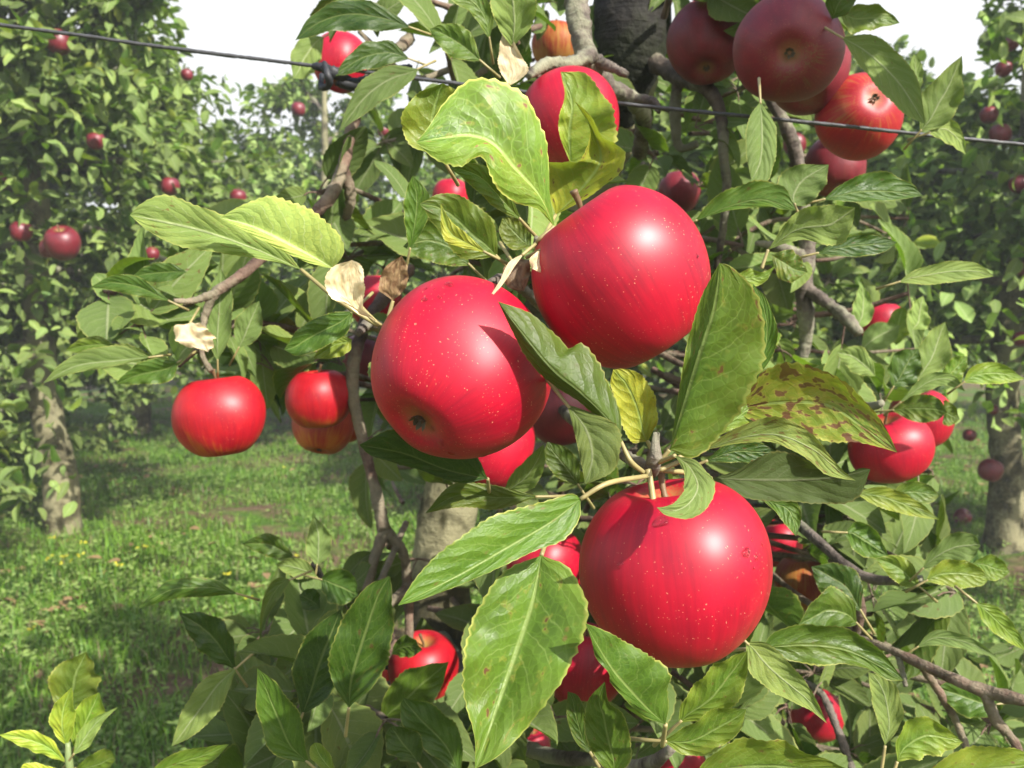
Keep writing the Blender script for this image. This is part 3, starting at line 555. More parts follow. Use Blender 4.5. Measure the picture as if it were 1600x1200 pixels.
L([(1190, 780), (1215, 780), (1245, 785), (1252, 812), (1244, 838)], [(1190, 780), (1212, 800), (1232, 825), (1244, 838)], (.43, .42), lum=1.0)
L([(866, 354), (860, 300), (855, 230), (832, 165), (790, 132), (735, 124), (695, 158), (668, 200), (650, 222)], [(866, 354), (838, 326), (800, 313), (768, 282), (757, 250), (742, 246), (720, 260), (695, 255), (670, 240), (650, 222)], (.39, .372, .362), [(866, 354), (842, 305), (803, 262), (772, 226), (735, 212), (692, 216), (650, 222)], yel=.12, lum=1.5, spot=.14, eA=.004, stalk=[(842, 375, .39), (838, 385, .40)], wave=.02, label='large pale sunlit leaf with its tip curled over')
L([(815, 345), (795, 300), (765, 262), (730, 255), (702, 262)], [(815, 345), (775, 325), (735, 288), (702, 262)], (.41, .395), lum=.75, yel=.15)
L([(690, 245), (640, 226), (628, 185), (650, 147), (692, 130)], [(690, 245), (720, 200), (720, 150), (692, 130)], (.41, .40), yel=.35, lum=1.0, label='leaf with a yellow brown stained rim')
L([(893, 258), (876, 218), (873, 185), (882, 150), (876, 112)], [(893, 258), (940, 240), (961, 215), (950, 160), (915, 116), (876, 112)], (.51, .50, .50), [(893, 258), (888, 210), (893, 160), (876, 112)], yel=.35, lum=1.15, label='yellow green leaf across the half covered apple')
L([(868, 336), (854, 292), (852, 256), (880, 252), (905, 250), (921, 216), (917, 190), (898, 158)], [(868, 336), (922, 306), (962, 275), (977, 240), (960, 222), (940, 215), (922, 180), (898, 158)], (.47, .45, .455), [(868, 336), (905, 300), (938, 252), (927, 205), (898, 158)], yel=.8, spot=.25, lum=1.0, dM=.008, stalk=[(845, 378, .44), (840, 385, .42)], label='folded yellow leaf with a brown base')
L([(470, 421), (440, 386), (380, 350), (320, 325), (260, 303), (225, 315), (203, 336)], [(470, 421), (420, 407), (350, 396), (290, 386), (240, 366), (203, 336)], (.42, .40, .40), [(470, 421), (400, 390), (320, 362), (250, 346), (203, 336)], back=True, yel=.3, spot=.16, lum=1.25, stalk=[(530, 470, .41), (590, 508, .41)], label='pale leaf underside with dark stains')
L([(522, 420), (538, 390), (520, 352), (480, 324), (425, 307), (385, 317), (343, 340)], [(522, 420), (480, 410), (430, 386), (385, 362), (343, 340)], (.40, .385, .385), [(522, 420), (480, 398), (430, 372), (385, 352), (343, 340)], back=True, yel=.55, lum=1.8, stalk=[(560, 475, .40), (592, 508, .405)], wave=.02, label='bright pale yellow leaf underside')
L([(591, 505), (545, 480), (508, 452), (516, 420), (550, 406)], [(591, 505), (568, 480), (570, 440), (563, 414), (550, 406)], (.395, .38), [(591, 505), (552, 478), (538, 446), (550, 406)], dry=True, yel=1.0, lum=1.5, label='cream withered leaf')  # raised lum puts sunlight into this leaf's colour
L([(614, 470), (592, 452), (600, 420), (628, 399)], [(614, 470), (633, 450), (637, 420), (628, 399)], (.41, .40), dry=True, yel=.15, lum=1.0, label='withered brown leaf', wave=.12, stalk=[(607, 495, .41)])
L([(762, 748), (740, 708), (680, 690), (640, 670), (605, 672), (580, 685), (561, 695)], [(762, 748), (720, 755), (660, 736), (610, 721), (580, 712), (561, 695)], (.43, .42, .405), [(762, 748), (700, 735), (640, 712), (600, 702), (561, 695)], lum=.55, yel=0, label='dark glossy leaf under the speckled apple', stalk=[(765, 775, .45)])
L([(1040, 1132), (1046, 1075), (1040, 1040), (990, 1010), (945, 985), (915, 974)], [(1040, 1132), (998, 1114), (958, 1070), (930, 1020), (915, 974)], (.345, .325, .315), [(1040, 1132), (1006, 1102), (966, 1058), (936, 1013), (915, 974)], lum=.8, yel=.05, eA=.008, stalk=[(1035, 1165, .36)], label='leaf pressed under the lowest big apple')
L([(1060, 1130), (1065, 1100), (1085, 1070), (1120, 1036), (1168, 1017)], [(1060, 1130), (1120, 1122), (1148, 1100), (1166, 1060), (1168, 1017)], (.37, .36), lum=.9)
L([(1035, 1158), (1080, 1130), (1120, 1107), (1166, 1108)], [(1035, 1158), (1080, 1182), (1130, 1166), (1156, 1140), (1166, 1108)], (.36, .35), lum=.95)
L([(960, 1215), (922, 1170), (912, 1120), (925, 1085), (945, 1065)], [(960, 1215), (986, 1180), (976, 1120), (952, 1100), (945, 1065)], (.37, .36), lum=.65)
L([(925, 1180), (900, 1160), (886, 1120), (887, 1080)], [(925, 1180), (918, 1130), (905, 1090), (887, 1080)], (.39, .39), lum=.6)
L([(1192, 1012), (1212, 985), (1270, 975), (1330, 985), (1380, 1020), (1412, 1063)], [(1192, 1012), (1240, 1034), (1300, 1038), (1350, 1042), (1385, 1062), (1412, 1063)], (.45, .45, .45), [(1192, 1012), (1260, 1008), (1320, 1015), (1370, 1038), (1412, 1063)], lum=.85, spot=.05, bulge=.2, label='puckered leaf with a dull sheen')
L([(1165, 1003), (1200, 1005), (1237, 1040), (1266, 1075), (1292, 1130)], [(1165, 1003), (1172, 1050), (1215, 1085), (1260, 1106), (1292, 1130)], (.385, .38), yel=.4, lum=.95, back=True)
L([(1383, 1165), (1368, 1120), (1360, 1080), (1357, 1050)], [(1383, 1165), (1408, 1130), (1405, 1085), (1385, 1058), (1357, 1050)], (.5, .5), yel=.35, lum=.95, back=True, stalk=[(1375, 1220, .5)])
L([(1402, 1190), (1402, 1150), (1435, 1118), (1475, 1135), (1505, 1160)], [(1402, 1190), (1440, 1184), (1480, 1174), (1505, 1160)], (.5, .5), yel=.25, lum=1.05, stalk=[(1390, 1225, .5)])
L([(1440, 890), (1455, 860), (1490, 832), (1520, 835), (1532, 852)], [(1440, 890), (1480, 880), (1518, 874), (1532, 852)], (.61, .60), lum=.85, back=True)
L([(1446, 908), (1465, 880), (1500, 874), (1530, 886), (1545, 905)], [(1446, 908), (1490, 917), (1530, 916), (1545, 905)], (.6, .6), yel=.3)
L([(1520, 880), (1545, 866), (1565, 875), (1578, 893)], [(1520, 880), (1545, 905), (1565, 904), (1578, 893)], (.63, .63), lum=.9)
L([(1438, 918), (1425, 880), (1400, 867), (1366, 872)], [(1438, 918), (1410, 915), (1385, 895), (1366, 872)], (.62, .62), lum=1.0)
L([(1320, 832), (1340, 815), (1370, 830), (1388, 868)], [(1320, 832), (1335, 860), (1360, 872), (1388, 868)], (.6, .6), lum=.95, bulge=.25)
L([(1340, 975), (1330, 935), (1290, 918), (1247, 976)], [(1340, 975), (1310, 985), (1275, 990), (1247, 976)], (.55, .54), lum=.8)
L([(1346, 956), (1345, 900), (1310, 880), (1268, 885)], [(1346, 956), (1315, 945), (1280, 920), (1268, 885)], (.57, .58), lum=.6)
L([(1403, 441), (1430, 422), (1480, 408), (1525, 411), (1553, 432)], [(1403, 441), (1450, 444), (1510, 438), (1553, 432)], (.6, .6), back=True, lum=1.1, yel=.3)
L([(1368, 588), (1362, 560), (1340, 540), (1306, 550)], [(1368, 588), (1340, 585), (1320, 570), (1306, 550)], (.72, .72), back=True)
L([(1395, 606), (1388, 570), (1405, 548), (1435, 545)], [(1395, 606), (1430, 600), (1440, 570), (1435, 545)], (.73, .73), lum=.65)
L([(1433, 596), (1430, 560), (1450, 520), (1477, 503)], [(1433, 596), (1475, 575), (1485, 540), (1477, 503)], (.74, .74), back=True, lum=.95)
L([(1405, 630), (1430, 600), (1455, 582), (1490, 586), (1508, 611)], [(1405, 630), (1440, 615), (1475, 602), (1508, 611)], (.72, .71), back=True, lum=1.05)
L([(1505, 598), (1520, 572), (1560, 567), (1602, 592)], [(1505, 598), (1540, 600), (1575, 598), (1602, 592)], (.7, .7), yel=.2, lum=1.15)
L([(1470, 590), (1480, 565), (1495, 557), (1512, 557)], [(1470, 590), (1495, 598), (1508, 580), (1512, 557)], (.74, .74), lum=1.1)
L([(1393, 641), (1430, 617), (1465, 621), (1480, 645)], [(1393, 641), (1430, 659), (1460, 657), (1480, 645)], (.71, .69), yel=.2, lum=.75, spot=.1)
L([(1478, 640), (1475, 625), (1490, 632), (1500, 655)], [(1478, 640), (1475, 662), (1488, 664), (1500, 655)], (.7, .7), lum=.6)
L([(1335, 518), (1330, 490), (1338, 462), (1345, 440)], [(1335, 518), (1362, 500), (1362, 470), (1345, 440)], (.9, .9), back=True, lum=1.4)
L([(1425, 515), (1420, 490), (1430, 470), (1443, 462)], [(1425, 515), (1450, 512), (1450, 485), (1443, 462)], (.85, .85), back=True, lum=1.3)
L([(1345, 548), (1350, 520), (1372, 503), (1405, 508)], [(1345, 548), (1375, 546), (1400, 532), (1405, 508)], (1.2, 1.2), back=True, lum=1.3)
L([(1400, 540), (1385, 515), (1392, 490), (1412, 478)], [(1400, 540), (1420, 520), (1422, 495), (1412, 478)], (1.22, 1.2), lum=1.1)
# top right
L([(1085, 346), (1120, 305), (1180, 283), (1225, 292), (1244, 329)], [(1085, 346), (1130, 331), (1190, 322), (1225, 327), (1244, 329)], (.52, .50), [(1085, 346), (1135, 324), (1190, 312), (1244, 329)], lum=.85, spot=.08)
L([(1243, 322), (1214, 300), (1222, 270), (1250, 257), (1295, 257)], [(1243, 322), (1265, 318), (1290, 285), (1295, 257)], (.54, .54), lum=.9, back=True)
L([(1285, 312), (1320, 284), (1370, 267), (1420, 284), (1442, 306)], [(1285, 312), (1340, 315), (1400, 312), (1442, 306)], (.55, .55), [(1285, 312), (1340, 300), (1400, 300), (1442, 306)], lum=.85, spot=.05)
L([(1200, 390), (1240, 335), (1290, 320), (1336, 324)], [(1200, 390), (1250, 375), (1310, 383), (1330, 355), (1336, 324)], (.5, .48), yel=.3, lum=.95, stalk=[(1190, 420, .5)], back=True)
L([(1275, 396), (1320, 370), (1370, 367), (1402, 379)], [(1275, 396), (1330, 401), (1380, 394), (1402, 379)], (.56, .56), lum=.8)
L([(1165, 610), (1178, 560), (1185, 500), (1176, 443)], [(1165, 610), (1205, 560), (1214, 515), (1198, 468), (1176, 443)], (.41, .40), lum=1.1)
L([(1188, 158), (1168, 190), (1166, 240), (1174, 283)], [(1188, 158), (1212, 200), (1211, 250), (1196, 286), (1174, 283)], (.54, .53), [(1188, 158), (1190, 200), (1188, 250), (1174, 283)], back=True, lum=.95, wave=.02)
L([(1205, 398), (1215, 430), (1235, 442), (1262, 425)], [(1205, 398), (1235, 390), (1252, 405), (1262, 425)], (.55, .55), spot=.3, yel=.2, lum=.8)
L([(1148, 432), (1170, 420), (1190, 425), (1212, 415)], [(1148, 432), (1170, 448), (1195, 440), (1212, 415)], (.46, .46), yel=.2, lum=1.3)
L([(1315, 58), (1365, 55), (1410, 90), (1436, 130), (1446, 194)], [(1315, 58), (1345, 105), (1385, 150), (1420, 182), (1446, 194)], (.6, .58), [(1315, 58), (1360, 85), (1405, 130), (1446, 194)], back=True, lum=.8, spot=.08, wave=.02, label='big pale leaf underside over the wire')
L([(1437, 206), (1440, 150), (1470, 115), (1503, 87)], [(1437, 206), (1476, 195), (1501, 160), (1504, 120), (1503, 87)], (.63, .62), back=True, lum=.8)
L([(1312, 18), (1350, 5), (1385, 14), (1406, 36)], [(1312, 18), (1328, 50), (1365, 45), (1406, 36)], (.65, .65), lum=.9, yel=.2)
L([(1450, 208), (1480, 184), (1505, 208), (1509, 242)], [(1450, 208), (1478, 222), (1495, 232), (1509, 242)], (.63, .63), yel=.35, lum=1.2, back=True)
L([(1300, 30), (1290, 0), (1320, -30), (1340, -60)], [(1300, 30), (1325, 20), (1345, -20), (1340, -60)], (.62, .6), lum=.6)
L([(1425, 150), (1420, 110), (1428, 84)], [(1425, 150), (1441, 130), (1440, 100), (1428, 84)], (.66, .66), back=True)
# top, between the wire tie and the bough
L([(642, 43), (600, 10), (545, -2), (490, 20), (461, 63)], [(642, 43), (590, 48), (530, 47), (461, 63)], (.66, .65), lum=.6, label='dark leaf overhanging the wire tie')
L([(640, 92), (610, 64), (565, 69), (535, 98), (524, 119)], [(640, 92), (600, 103), (560, 112), (524, 119)], (.74, .72), lum=.6)
L([(654, 107), (600, 104), (555, 140), (529, 206)], [(654, 107), (642, 128), (592, 162), (550, 192), (529, 206)], (.68, .66), lum=.7, back=True)
L([(506, 58), (480, 55), (455, 80), (458, 123)], [(506, 58), (500, 95), (480, 120), (458, 123)], (.92, .9), lum=1.1, back=True, yel=.2)
L([(752, 96), (735, 50), (700, 36), (671, 45)], [(752, 96), (710, 91), (685, 70), (671, 45)], (.55, .55), lum=.8)
L([(765, 62), (735, 20), (705, 0), (690, -25)], [(765, 62), (770, 20), (740, -20), (690, -25)], (.58, .57), lum=.9)
L([(800, 75), (772, 30), (765, -20), (790, -60)], [(800, 75), (835, 30), (830, -30), (790, -60)], (.5, .48), lum=1.1, back=True, yel=.2)
L([(795, 135), (778, 100), (783, 60), (790, 28)], [(795, 135), (825, 110), (805, 70), (790, 28)], (.5, .5), dry=True, yel=1, lum=1.0, wave=.12)
L([(640, 392), (631, 340), (634, 300), (645, 274)], [(640, 392), (667, 345), (670, 305), (645, 274)], (.5, .49), lum=.95)
L([(778, 402), (772, 350), (730, 310), (690, 302), (656, 318)], [(778, 402), (722, 402), (690, 365), (656, 318)], (.47, .45), lum=.8, yel=.2, spot=.1)
L([(760, 395), (735, 370), (705, 345), (688, 317)], [(760, 395), (715, 385), (692, 370), (688, 317)], (.44, .435), yel=.7, lum=1.0)
L([(735, 415), (700, 415), (660, 405), (630, 385)], [(735, 415), (715, 360), (670, 345), (630, 385)], (.52, .51), lum=.65)
L([(830, 385), (800, 390), (780, 365), (785, 340)], [(830, 385), (828, 355), (808, 340), (785, 340)], (.44, .44), lum=.6, yel=.3)
L([(842, 392), (828, 410), (836, 424), (853, 424)], [(842, 392), (860, 378), (862, 400), (853, 424)], (.385, .38), dry=True, yel=1, lum=1.15, wave=.15, label='cream shrivelled leaf')
L([(800, 408), (785, 425), (795, 450), (818, 455)], [(800, 408), (825, 405), (828, 430), (818, 455)], (.40, .395), dry=True, lum=.4, wave=.1)
L([(820, 395), (795, 410), (780, 440), (757, 475)], [(820, 395), (805, 415), (785, 445), (757, 475)], (.385, .37), dry=True, yel=1, lum=1.0)
# left side
L([(552, 486), (510, 490), (470, 510), (444, 546)], [(552, 486), (542, 520), (500, 545), (465, 556), (444, 546)], (.5, .5), lum=.95)
L([(550, 530), (520, 520), (500, 540), (490, 560)], [(550, 530), (545, 550), (515, 560), (490, 560)], (.52, .52), yel=.4)
L([(235, 558), (190, 540), (130, 548), (95, 568), (67, 599)], [(235, 558), (180, 572), (120, 582), (67, 599)], (.67, .66), [(235, 558), (185, 564), (120, 572), (67, 599)], lum=.95, back=True, yel=.15)
L([(180, 540), (155, 525), (125, 530), (102, 547)], [(180, 540), (155, 552), (125, 552), (102, 547)], (.7, .7), lum=.75)
L([(266, 471), (220, 434), (175, 430), (141, 449)], [(266, 471), (215, 463), (172, 453), (141, 449)], (.66, .66), lum=.85)
L([(292, 425), (265, 410), (230, 415), (206, 432)], [(292, 425), (265, 440), (230, 440), (206, 432)], (.7, .7), lum=.8)
L([(298, 503), (272, 515), (278, 535), (325, 550)], [(298, 503), (318, 510), (335, 530), (325, 550)], (.66, .65), dry=True, yel=1, lum=1.15, wave=.18, label='cream withered leaf on a twig')
L([(280, 565), (240, 560), (205, 575), (180, 600)], [(280, 565), (265, 595), (220, 600), (180, 600)], (.67, .67), lum=.8)
L([(340, 565), (320, 520), (325, 460), (345, 418)], [(340, 565), (360, 520), (362, 460), (345, 418)], (.7, .7), lum=1.0, back=True)
L([(372, 545), (365, 510), (380, 485), (405, 470)], [(372, 545), (402, 530), (410, 500), (405, 470)], (.72, .72), lum=1.05, back=True)
# lower left
L([(372, 928), (330, 904), (270, 905), (240, 925), (216, 951)], [(372, 928), (320, 932), (270, 936), (216, 951)], (.62, .6), lum=.8, spot=.08, dM=-.004)
L([(368, 1046), (362, 990), (330, 960), (280, 958)], [(368, 1046), (330, 1030), (300, 1000), (280, 958)], (.61, .6), lum=.6)
L([(370, 1043), (320, 1060), (285, 1110), (268, 1166)], [(370, 1043), (342, 1110), (300, 1150), (268, 1166)], (.6, .59), back=True, yel=.3, lum=.9)
L([(545, 1106), (512, 1050), (528, 980), (570, 920), (609, 900)], [(545, 1106), (592, 1060), (612, 1000), (613, 940), (609, 900)], (.46, .45), lum=.68, spot=.08, stalk=[(540, 1150, .47)], label='large dark upright leaf')
L([(472, 1118), (458, 1050), (480, 990), (532, 952)], [(472, 1118), (520, 1080), (545, 1010), (532, 952)], (.5, .5), lum=.6)
L([(482, 1192), (430, 1180), (403, 1120), (402, 1044)], [(482, 1192), (468, 1120), (438, 1075), (402, 1044)], (.48, .47), lum=.8)
L([(590, 1131), (604, 1080), (640, 1045), (701, 1034)], [(590, 1131), (650, 1121), (686, 1080), (701, 1034)], (.62, .6), lum=.85, yel=.15)
L([(612, 1022), (620, 1000), (640, 993), (660, 1015)], [(612, 1022), (635, 1027), (648, 1024), (660, 1015)], (.7, .68), lum=.8)
L([(655, 1195), (610, 1180), (602, 1150), (612, 1135)], [(655, 1195), (660, 1160), (640, 1138), (612, 1135)], (.55, .55), lum=.6)
L([(720, 1215), (640, 1150), (625, 1110), (630, 1090)], [(720, 1215), (720, 1150), (680, 1105), (630, 1090)], (.56, .56), lum=.7)
L([(525, 1215), (490, 1190), (484, 1170), (492, 1160)], [(525, 1215), (520, 1190), (505, 1165), (492, 1160)], (.45, .45), yel=.2, lum=1.25)
L([(225, 1215), (265, 1180), (310, 1168), (358, 1163)], [(225, 1215), (280, 1210), (330, 1190), (358, 1163)], (.47, .46), lum=1.05, yel=.15)
L([(495, 885), (478, 860), (482, 830), (490, 805)], [(495, 885), (515, 865), (515, 835), (490, 805)], (.7, .7), lum=1.1, back=True)
L([(495, 900), (470, 905), (445, 895), (430, 882)], [(495, 900), (480, 878), (455, 872), (430, 882)], (.7, .69), lum=1.1, back=True, yel=.3)
L([(500, 905), (520, 890), (550, 895), (560, 930)], [(500, 905), (510, 935), (535, 945), (560, 930)], (.68, .67), lum=.85)
L([(460, 870), (430, 835), (400, 838), (378, 850)], [(460, 870), (430, 872), (400, 862), (378, 850)], (.72, .72), lum=.8)
L([(455, 905), (440, 930), (420, 960), (405, 1000)], [(455, 905), (430, 905), (410, 940), (405, 1000)], (.64, .63), lum=.6)
L([(500, 950), (480, 955), (470, 945), (468, 930)], [(500, 950), (498, 925), (480, 920), (468, 930)], (.68, .68), lum=.6)
# lower right
L([(1075, 1220), (1130, 1165), (1200, 1154), (1270, 1178), (1332, 1205)], [(1075, 1220), (1160, 1240), (1260, 1235), (1332, 1205)], (.35, .34), lum=.85, spot=.08)
L([(1435, 1225), (1480, 1180), (1560, 1165), (1640, 1190)], [(1435, 1225), (1500, 1240), (1580, 1230), (1640, 1190)], (.5, .5), yel=.35, spot=.1, lum=1.0)
L([(1432, 1012), (1460, 985), (1515, 995), (1562, 1030)], [(1432, 1012), (1465, 1008), (1510, 1015), (1562, 1030)], (.66, .65), back=True, lum=1.1)
L([(1523, 940), (1560, 950), (1590, 985), (1605, 1018)], [(1523, 940), (1540, 975), (1570, 1000), (1605, 1018)], (.55, .55), yel=.2, lum=1.1)
L([(1335, 770), (1380, 760), (1430, 780), (1468, 812)], [(1335, 770), (1370, 790), (1420, 805), (1468, 812)], (.6, .6), yel=.35, lum=.9)
L([(1385, 775), (1420, 752), (1450, 757), (1468, 775)], [(1385, 775), (1420, 785), (1450, 786), (1468, 775)], (.7, .7), yel=.15)
L([(1560, 1100), (1530, 1070), (1500, 1060), (1460, 1075)], [(1560, 1100), (1540, 1120), (1500, 1115), (1460, 1075)], (.62, .62), lum=.9)
# middle
L([(842, 776), (780, 760), (710, 755), (664, 802)], [(842, 776), (780, 795), (720, 792), (664, 802)], (.45, .44), yel=.25, lum=.6)
L([(785, 772), (800, 740), (830, 710), (850, 694)], [(785, 772), (830, 765), (850, 730), (850, 694)], (.46, .44), yel=.25, back=True, lum=.9)
L([(905, 760), (870, 745), (850, 715), (855, 690)], [(905, 760), (905, 725), (885, 700), (855, 690)], (.5, .5), lum=.5)
# ------------------------------------------------------------------ filler clusters of the same tree, farther in
TN = leaf_templates(27, 4, 14, 9, 11)
KEEP = [(-20, 280, 140, 520, 2), (262, -50, 455, 150, 9), (1335, -50, 1560, 112, 9), (0, 602, 258, 1200, 9), (0, 600, 400, 900, 9), (380, 690, 560, 815, 9), (1480, 780, 1600, 900, 9), (-20, -20, 470, 300, 9), (1430, 90, 1600, 560, 1.9), (1500, 560, 1600, 1000, 1.9), (640, 770, 745, 870, 1.0)]
def blocked(P, slack=.92):
    x, y, d = proj(P); m = np.zeros(len(P), bool)
    for ax, ay, ar, ad in APPLES: m |= (np.hypot(x-ax, y-ay) < ar*slack) & (d < ad+.01)
    for x0, y0, x1, y1, dm in KEEP: m |= (x > x0) & (x < x1) & (y > y0) & (y < y1) & (d < dm)
    i = np.clip((y/8+10).astype(int), 0, 169); j = np.clip((x/8+10).astype(int), 0, 219); zb = ZB[i, j]; m |= (zb < 50) & (d < zb-.004)
    for q, R in LIT:
        v = P-q; t = v @ SUN; r = np.linalg.norm(v-t[:, None]*SUN, axis=1); m |= (t > 0) & (r < R*1.05)
    return m
LIT = [ALL[i] for i in (0, 1, 2, 3, 4, 5, 7, 11, 13, 14, 15, 16, 17, 19)]+[(at(690, 815, 1.12), .06)]
ZB = np.full((170, 220), 99.)                # what the hand placed leaves and boughs occupy, so that filler stays behind them
def splat(P, rad=1):
    x, y, d = proj(P); i = (y/8+10).astype(int); j = (x/8+10).astype(int); k = (i > 1) & (i < 168) & (j > 1) & (j < 218) & (d > 0)
    for di in range(-rad, rad+1):
        for dj in range(-rad, rad+1): np.minimum.at(ZB, (i[k]+di, j[k]+dj), d[k])
for ob in list(tree.children_recursive):
    if ob.type == 'MESH' and ob.name.split('.')[0] in ('leaf', 'branch', 'twig', 'spur'):
        a_ = np.zeros(len(ob.data.vertices)*3); ob.data.vertices.foreach_get('co', a_); splat(a_.reshape(-1, 3), 1 if ob.name[:4] == 'leaf' else 2)
fol = Bulk(); tw = Bulk(); RF = np.random.default_rng(101)
def cluster(c, axis, n, l0, l1, lum=1.0, yel=.1, twig=True, check=True):
    axis = axis/np.linalg.norm(axis); e1 = np.cross(axis, [.3, .2, .93]); e1 /= np.linalg.norm(e1); e2 = np.cross(axis, e1)
    th = np.arange(n)*2.4+RF.random()*6; tl_ = np.linspace(.95, -.1, n)+RF.normal(0, .22, n)
    d = np.cos(th)[:, None]*e1+np.sin(th)[:, None]*e2+tl_[:, None]*axis+RF.normal(0, .18, (n, 3)); d[:, 2] -= .15; d /= np.linalg.norm(d, axis=1)[:, None]
    nr = axis[None]*.7+np.array([0, 0, .5])[None]+SUN[None]*.3+RF.normal(0, .35, (n, 3)); ln = (l0+(l1-l0)*RF.random(n))*np.where(RF.random(n) < .2, .65, 1)
    base = c[None]+d*.016
    if check:
        ok = np.ones(n, bool)
        for t in (.0, .25, .5, .75, 1.05): ok &= ~blocked(base+d*(ln*t)[:, None])
        if not ok.any(): return 0
        base, d, nr, ln = base[ok], d[ok], nr[ok], ln[ok]
    m = len(base)
    bulk_leaves(fol, base, d, nr, ln, TN, np.clip(RF.normal(yel, .12, m), 0, 1), np.clip(RF.normal(.03, .11, m), 0, .5), lum*RF.uniform(.8, 1.2, m), RF)
    for i in range(m): tw.tube(np.array([np.r_[c, .0009], np.r_[c+d[i]*.012+[0, 0, .002], .0008], np.r_[base[i]+d[i]*.004, .0007]]), sides=5, n=4)
    if twig:
        tz = np.interp(c[2], [p[2] for p in tr], range(len(tr))); k = int(tz); k = min(k, len(tr)-2); q = np.array(tr[k][:3])*(1-tz+k)+np.array(tr[k+1][:3])*(tz-k)
        e = c+(q-c)*RF.uniform(.25, .55)+RF.normal(0, .02, 3); mdl = (c+e)/2+RF.normal(0, .015, 3)
        if not blocked(np.array([c*.7+mdl*.3, mdl, e])).any(): tw.tube(np.array([np.r_[e, .0035], np.r_[mdl, .003], np.r_[c, .0022]]), sides=7, n=12, knob=.12, rs=int(RF.integers(999)))
    return m
def fill(n, x0, y0, x1, y1, d0, d1, lum=1.0, l0=.05, l1=.085, yel=.1, twig=True):  # lum below one puts the inner crown's shade into leaf colour
    for _ in range(n):
        x, y = RF.uniform(x0, x1), RF.uniform(y0, y1); d = RF.uniform(d0, d1); c = at(x, y, d)
        ax = cdir(RF.normal(.15, .5), RF.normal(.2, .5), RF.uniform(.1, 1)); cluster(c, ax, RF.integers(6, 10), l0, l1, lum, yel, twig)
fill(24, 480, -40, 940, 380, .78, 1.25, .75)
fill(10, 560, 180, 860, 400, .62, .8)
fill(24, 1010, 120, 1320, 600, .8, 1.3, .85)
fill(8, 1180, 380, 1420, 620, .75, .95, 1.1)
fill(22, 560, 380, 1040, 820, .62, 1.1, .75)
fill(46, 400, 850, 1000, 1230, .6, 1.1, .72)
fill(34, 980, 780, 1640, 1240, .7, 1.1, .75)
fill(14, 1180, 560, 1460, 860, .8, 1.2, .8)
fill(8, 280, 330, 560, 600, .76, .95, .9)
fill(4, 150, 450, 330, 590, .72, .85)
fill(14, 380, 480, 600, 640, .8, 1.1, .9)
fill(12, 1040, -60, 1360, 40, .75, 1.1, .8)
fill(10, 1000, 1080, 1640, 1260, .64, .75, .8)
fill(10, 380, 1060, 960, 1240, .6, .7, .7)
fill(34, 1000, 180, 1480, 1000, 1.1, 1.7, .8, .04, .075)
fill(30, 1000, 720, 1500, 1240, .75, 1.15, .72, .045, .08)
fill(26, 900, 780, 1600, 1260, 1.2, 1.7, .7)
fill(18, 560, 100, 1000, 800, 1.1, 1.6, .7)
fill(16, 380, 880, 1000, 1240, .75, 1.3, .7, .04, .075)
for k_, t_ in ((21, .1), (21, .15), (21, .2), (22, .1), (22, .16)):  # unseen leaf clusters added towards the sun to shade two apples
    cluster(ALL[k_][0]+SUN*t_+RF.normal(0, .008, 3), cdir(-.2, .3, -.6), 8, .05, .075, .8, twig=False)
# boughs of the same tree beyond the frame, to the sun's side, that shade the top apples
for ax_, ay_, ad_ in ((1231, 76, .63), (1104, 66, .78), (1262, 60, .7), (1200, 140, .63)):
    for _ in range(3):
        c = at(ax_, ay_, ad_)+SUN*RF.uniform(.3, .46)+RF.normal(0, .03, 3)
        q = proj(c)
        if q[0] > 1680 or q[1] < -60: cluster(c, cdir(.3, .2, .3), 7, .06, .09, twig=False, check=True)
fill(30, 1640, -300, 2100, 1200, .8, 1.4, twig=False); fill(10, 900, -600, 1700, -100, .8, 1.4, twig=False)
hand = []
for ob in tree.children:
    if ob.name.split('.')[0] == 'leaf' and ob.data.materials[0] == LEAF:
        a_ = np.zeros(len(ob.data.vertices)*3); ob.data.vertices.foreach_get('co', a_); q = proj(a_.reshape(-1, 3)); k_ = (q[0] > 0) & (q[0] < W) & (q[1] > 0) & (q[1] < H)
        hand.append((k_.mean()*np.ptp(q[0])*np.ptp(q[1]), ob.name, a_.reshape(-1, 3)))
n_dry = sum(1 for ob in tree.children if ob.name.split('.')[0] == 'leaf')-len(hand)
for _, nm, a_ in sorted(hand, key=lambda z: -z[0])[100-n_dry:]:
    ob = bpy.data.objects[nm]; me = ob.data; fq = np.zeros(len(me.polygons)*4, np.int32); me.polygons.foreach_get('vertices', fq) if False else me.loops.foreach_get('vertex_index', fq)
    u_ = np.zeros(len(me.loops)*2, np.float32); me.uv_layers[0].data.foreach_get('uv', u_); U_ = np.zeros((len(a_), 2)); U_[fq] = u_.reshape(-1, 2)
    fol.add(a_, fq.reshape(-1, 4), U_, **{k: me.attributes[k].data[0].value for k in ('yel', 'spot', 'lum', 'rnd')})
    for ch in list(ob.children): bpy.data.objects.remove(ch)
    bpy.data.objects.remove(ob)
f = fol.build('foliage', LEAF, tree); f['kind'] = 'stuff'
t_ = tw.build('twigs', BARKR, tree); t_['kind'] = 'stuff'

